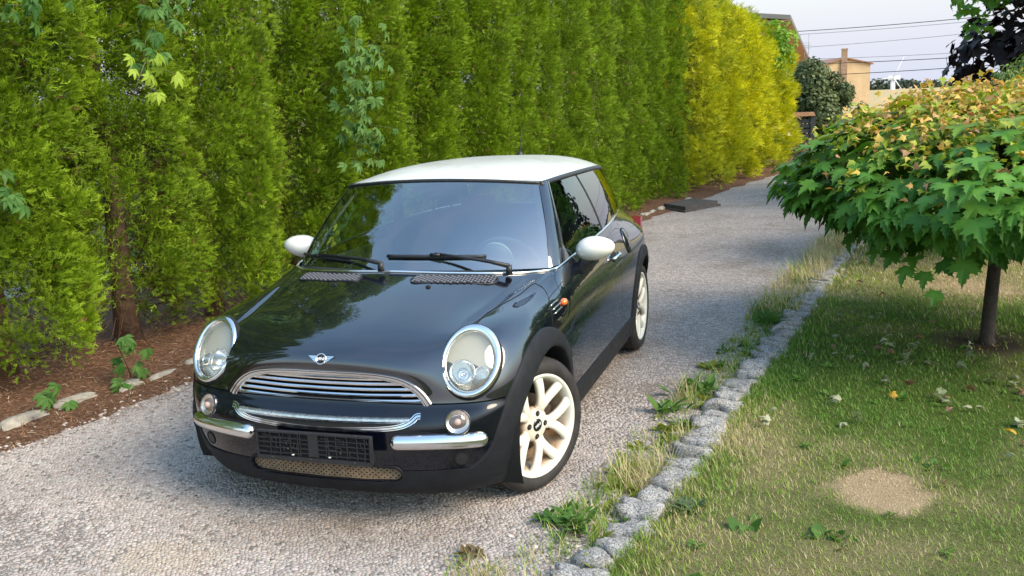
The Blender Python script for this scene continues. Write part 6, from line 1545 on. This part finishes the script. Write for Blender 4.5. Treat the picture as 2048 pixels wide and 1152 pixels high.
# ---------------- houses, fence, cables, turbine, distant wood
STUC = simple('tan_render', (.50, .355, .205), .9, var=.14, vscale=1.2, bump=.2, bscale=8); STUC2 = simple('cream_render', (.62, .46, .29), .9, var=.06, vscale=.8)
BRICKC = simple('chimney_brick', (.34, .215, .14), .9, var=.25, vscale=3); ROOFM = simple('grey_roofing', (.13, .125, .12), .8, var=.2, vscale=2); FASC = simple('brown_fascia', (.27, .13, .075), .7); WOODD = simple('soffit_boards', (.26, .135, .085), .8, var=.2, vscale=3)
def house_tan():
    D = 108.0; c = np.array(CAMPOS)
    def at(px, py, t_):
        d = np.array(_fw)+np.array(_r2)*(px-1024)/1863.19-np.array(_u2)*(py-576)/1863.19; return c+d*t_
    a = at(1636, 134, D); b_ = at(1741, 128, D); top_ = at(1690, 117, D); ch = at(1688, 100, D)
    e = empty('tan_building', (a[0], a[1], 0)); tag(e, 'tan gable end building with a chimney beyond the hedge end', 'building')
    w = Vector((b_[0]-a[0], b_[1]-a[1], 0)); wl = w.length; w.normalize(); dep = Vector((-w.y, w.x, 0))*9.0
    x0, x1, xm = 0, wl, wl*.50; ze, zm, zr = a[2]-.05, top_[2], b_[2]-.0
    def P_(x, z, k=0): q = w*x+dep*k; return (q.x, q.y, z)
    g = MB(); g.add([P_(x0, -.1), P_(x1, -.1), P_(x1, zr), P_(xm, zm), P_(x0, ze), P_(x0, -.1, 1), P_(x1, -.1, 1), P_(x1, zr, 1), P_(xm, zm, 1), P_(x0, ze, 1)], [(0, 1, 2, 3, 4), (9, 8, 7, 6, 5), (1, 6, 7, 2), (0, 4, 9, 5)]); g.build('wall', STUC, e, False)
    rf = empty('roof', (0, 0, 0), e)
    for (xa, za, xb, zb) in ((x0-.25, ze-.12, xm, zm), (xm, zm, x1+.25, zr-.06)):
        g = MB(); V_ = []
        for k in (-.03, 1.03):
            for dz in (.02, .17): V_ += [P_(xa, za+dz, k), P_(xb, zb+dz, k)]
        g.add(V_, [(0, 1, 3, 2), (4, 6, 7, 5), (2, 3, 7, 6), (0, 4, 5, 1), (0, 2, 6, 4), (1, 5, 7, 3)]); g.build('roof_slope', FASC, rf, False)
    g = MB(); q = P_(xm-.05, 0, -.012); g.box((q[0], q[1], zm/2+.4), (.33, .25, zm/2+1.05-.4)); q2 = (q[0], q[1], zm+1.5-.35); g.box((q[0], q[1], zm+1.05), (.37, .29, .07)); g.build('chimney', BRICKC, e, False)
    return e
house_tan()
def house_left():
    c = np.array(CAMPOS)
    def at(px, py, t_): return c+(np.array(_fw)+np.array(_r2)*(px-1024)/1863.19-np.array(_u2)*(py-576)/1863.19)*t_
    A, B = at(1581, 39, 33.0), at(1631, 146, 78.0); G = at(1470, 52, 33.0)
    e = empty('cream_house', (A[0], A[1], 0)); tag(e, 'cream house with overhanging brown eaves rising behind the yellow hedge', 'house')
    o_ = np.array([A[0], A[1], 0]); A, B, G = A-o_, B-o_, G-o_; lf = unit(np.array([G[0], G[1], 0])); D_ = B-A; D2 = lf*9+np.array([0, 0, .8])
    def slab(q, th, mat, name, par):
        V_ = [tuple(v) for v in q]+[(v[0], v[1], v[2]-th) for v in q]; g = MB(); g.add(V_, [(0, 1, 2, 3), (7, 6, 5, 4), (0, 4, 5, 1), (1, 5, 6, 2), (2, 6, 7, 3), (3, 7, 4, 0)]); return g.build(name, mat, par, False)
    rf = empty('roof', (0, 0, 0), e)
    slab([A+np.array([0, 0, .16]), B+np.array([0, 0, .16]), B+D2+np.array([0, 0, .16]), A+D2+np.array([0, 0, .16])], .16, ROOFM, 'roof_slope', rf)
    slab([A+lf*.02-np.array([0, 0, .004]), B+lf*.02-np.array([0, 0, .004]), B+lf*1.1-np.array([0, 0, .004]), A+lf*1.1-np.array([0, 0, .004])], .03, WOODD, 'soffit', rf)
    wo = lf*1.1+D_/np.linalg.norm(D_)*.8*np.array([1, 1, 0]); a = A+wo; b_ = B+lf*1.1; a2, b2 = a+lf*7.5, b_+lf*7.5; g = MB()
    V_ = [(a[0], a[1], -.1), (b_[0], b_[1], -.1), (b2[0], b2[1], -.1), (a2[0], a2[1], -.1), (a[0], a[1], a[2]-.05), (b_[0], b_[1], b_[2]-.05), (b2[0], b2[1], b_[2]+.3), (a2[0], a2[1], a[2]+.3)]
    g.add(V_, [(0, 1, 5, 4), (3, 7, 6, 2), (0, 4, 7, 3), (1, 2, 6, 5), (4, 5, 6, 7)]); g.build('wall', STUC2, e, False)
    g = MB(); q = at(1609, 92, 50.0)-o_
    for dx in (-.22, .22): g.tube([(q[0]+dx, q[1], q[2]-.45), (q[0]+dx, q[1], q[2]+.6)], .014, 5)
    g.tube([(q[0]-.3, q[1], q[2]), (q[0]+.35, q[1], q[2]+.03)], .014, 5); g.tube([(q[0], q[1], q[2]-1.0), (q[0], q[1], q[2])], .016, 5)
    for dz in (-.15, .15): g.tube([(q[0]-.25, q[1], q[2]+dz), (q[0]+.3, q[1], q[2]+dz)], .009, 4)
    g.build('aerial', simple('aerial_metal', (.25, .25, .26), .5, .5), e)
house_left()
e = empty('slat_gate', (1.66, 19.6, 0)); tag(e, 'dark metal slat fence panel with a brick coloured capped post by the bush', 'fence')
SLT = simple('dark_slat', (.045, .047, .055), .6)
for k in range(9):
    g = MB(); g.box((0, 0, .12+.115*k), (.20, .012, .042)); g.build('slat', SLT, e, False)
g = MB(); g.box((.25, .02, .55), (.05, .06, .6)); g.build('post', SLT, e, False)
g = MB(); g.box((.02, .02, 1.20), (.28, .10, .045), None, .85); autosmooth(g.build('coping', simple('clay_coping', (.42, .22, .12), .8, var=.2, vscale=8), e, False))
WIRE = simple('cable_black', (.03, .03, .035), .6); WIRE2 = simple('cable_grey', (.30, .31, .34), .6)
def _at(px, py, t_): return np.array(CAMPOS)+(np.array(_fw)+np.array(_r2)*(px-1024)/1863.19-np.array(_u2)*(py-576)/1863.19)*t_
cl_ = ['topmost black cable crossing the sky', 'thin grey cable just under the topmost one', 'thin grey cable at mid height of the sky', 'thin grey cable above the chimney top', 'black cable passing behind the chimney top', 'lowest black cable crossing in front of the tan gable']
for (y0, y1, dk, lb) in zip((62, 68, 95, 116, 126, 150), (20, 28, 50, 95, 104, 122), (1, 0, 0, 0, 1, 1), cl_):
    a = _at(1540, y0+4, 56); b_ = _at(2120, y1-3, 46); pts = [tuple(a+(b_-a)*f+np.array([0, 0, -.9*4*f*(1-f)*.12])) for f in np.linspace(0, 1, 14)]
    g = MB(); g.tube(pts, .020 if dk else .016, 5); tag(g.build('power_cable', WIRE if dk else WIRE2, None), lb, 'power cable', 'power cables across the sky')
q = _at(1785, 183, 700); e = empty('wind_turbine', tuple(q)); tag(e, 'white wind turbine far away above the maple crown', 'wind turbine'); TW = simple('turbine_white', (.78, .78, .79), .6)
g = MB(); g.tube([(0, 0, -14), (0, 0, 9)], [2.0, 1.6], 12); g.build('tower', TW, e); g = MB(); g.box((.8, 0, 10.2), (4.2, 2., 1.5)); g.build('nacelle', TW, e, False)
for k in range(3):
    a = R(25+120*k); g = MB(); g.tube([(0, -2.2, 10.2), (6*math.sin(a), -2.2, 10.2+6*math.cos(a)), (17*math.sin(a), -2.2, 10.2+17*math.cos(a))], [.35, .35, .08], 6); g.build('blade', TW, e)
rg = np.random.default_rng(55); lob = [((x_, 900+rg.normal(0, 12), rg.uniform(1, 5)), (rg.uniform(7, 14), 8, rg.uniform(2.5, 5))) for x_ in np.arange(-520, 700, 9)]
V, F, C = leaf_cloud(lob, 14000, (2.2, 4.0), ((.035, .05, .03), (.075, .095, .05)), QUAD, rg); tag(link('distant_wood', cmesh('distant_wood', V, F, C, MPM)), 'dark strip of far woodland on the horizon', kind='stuff')
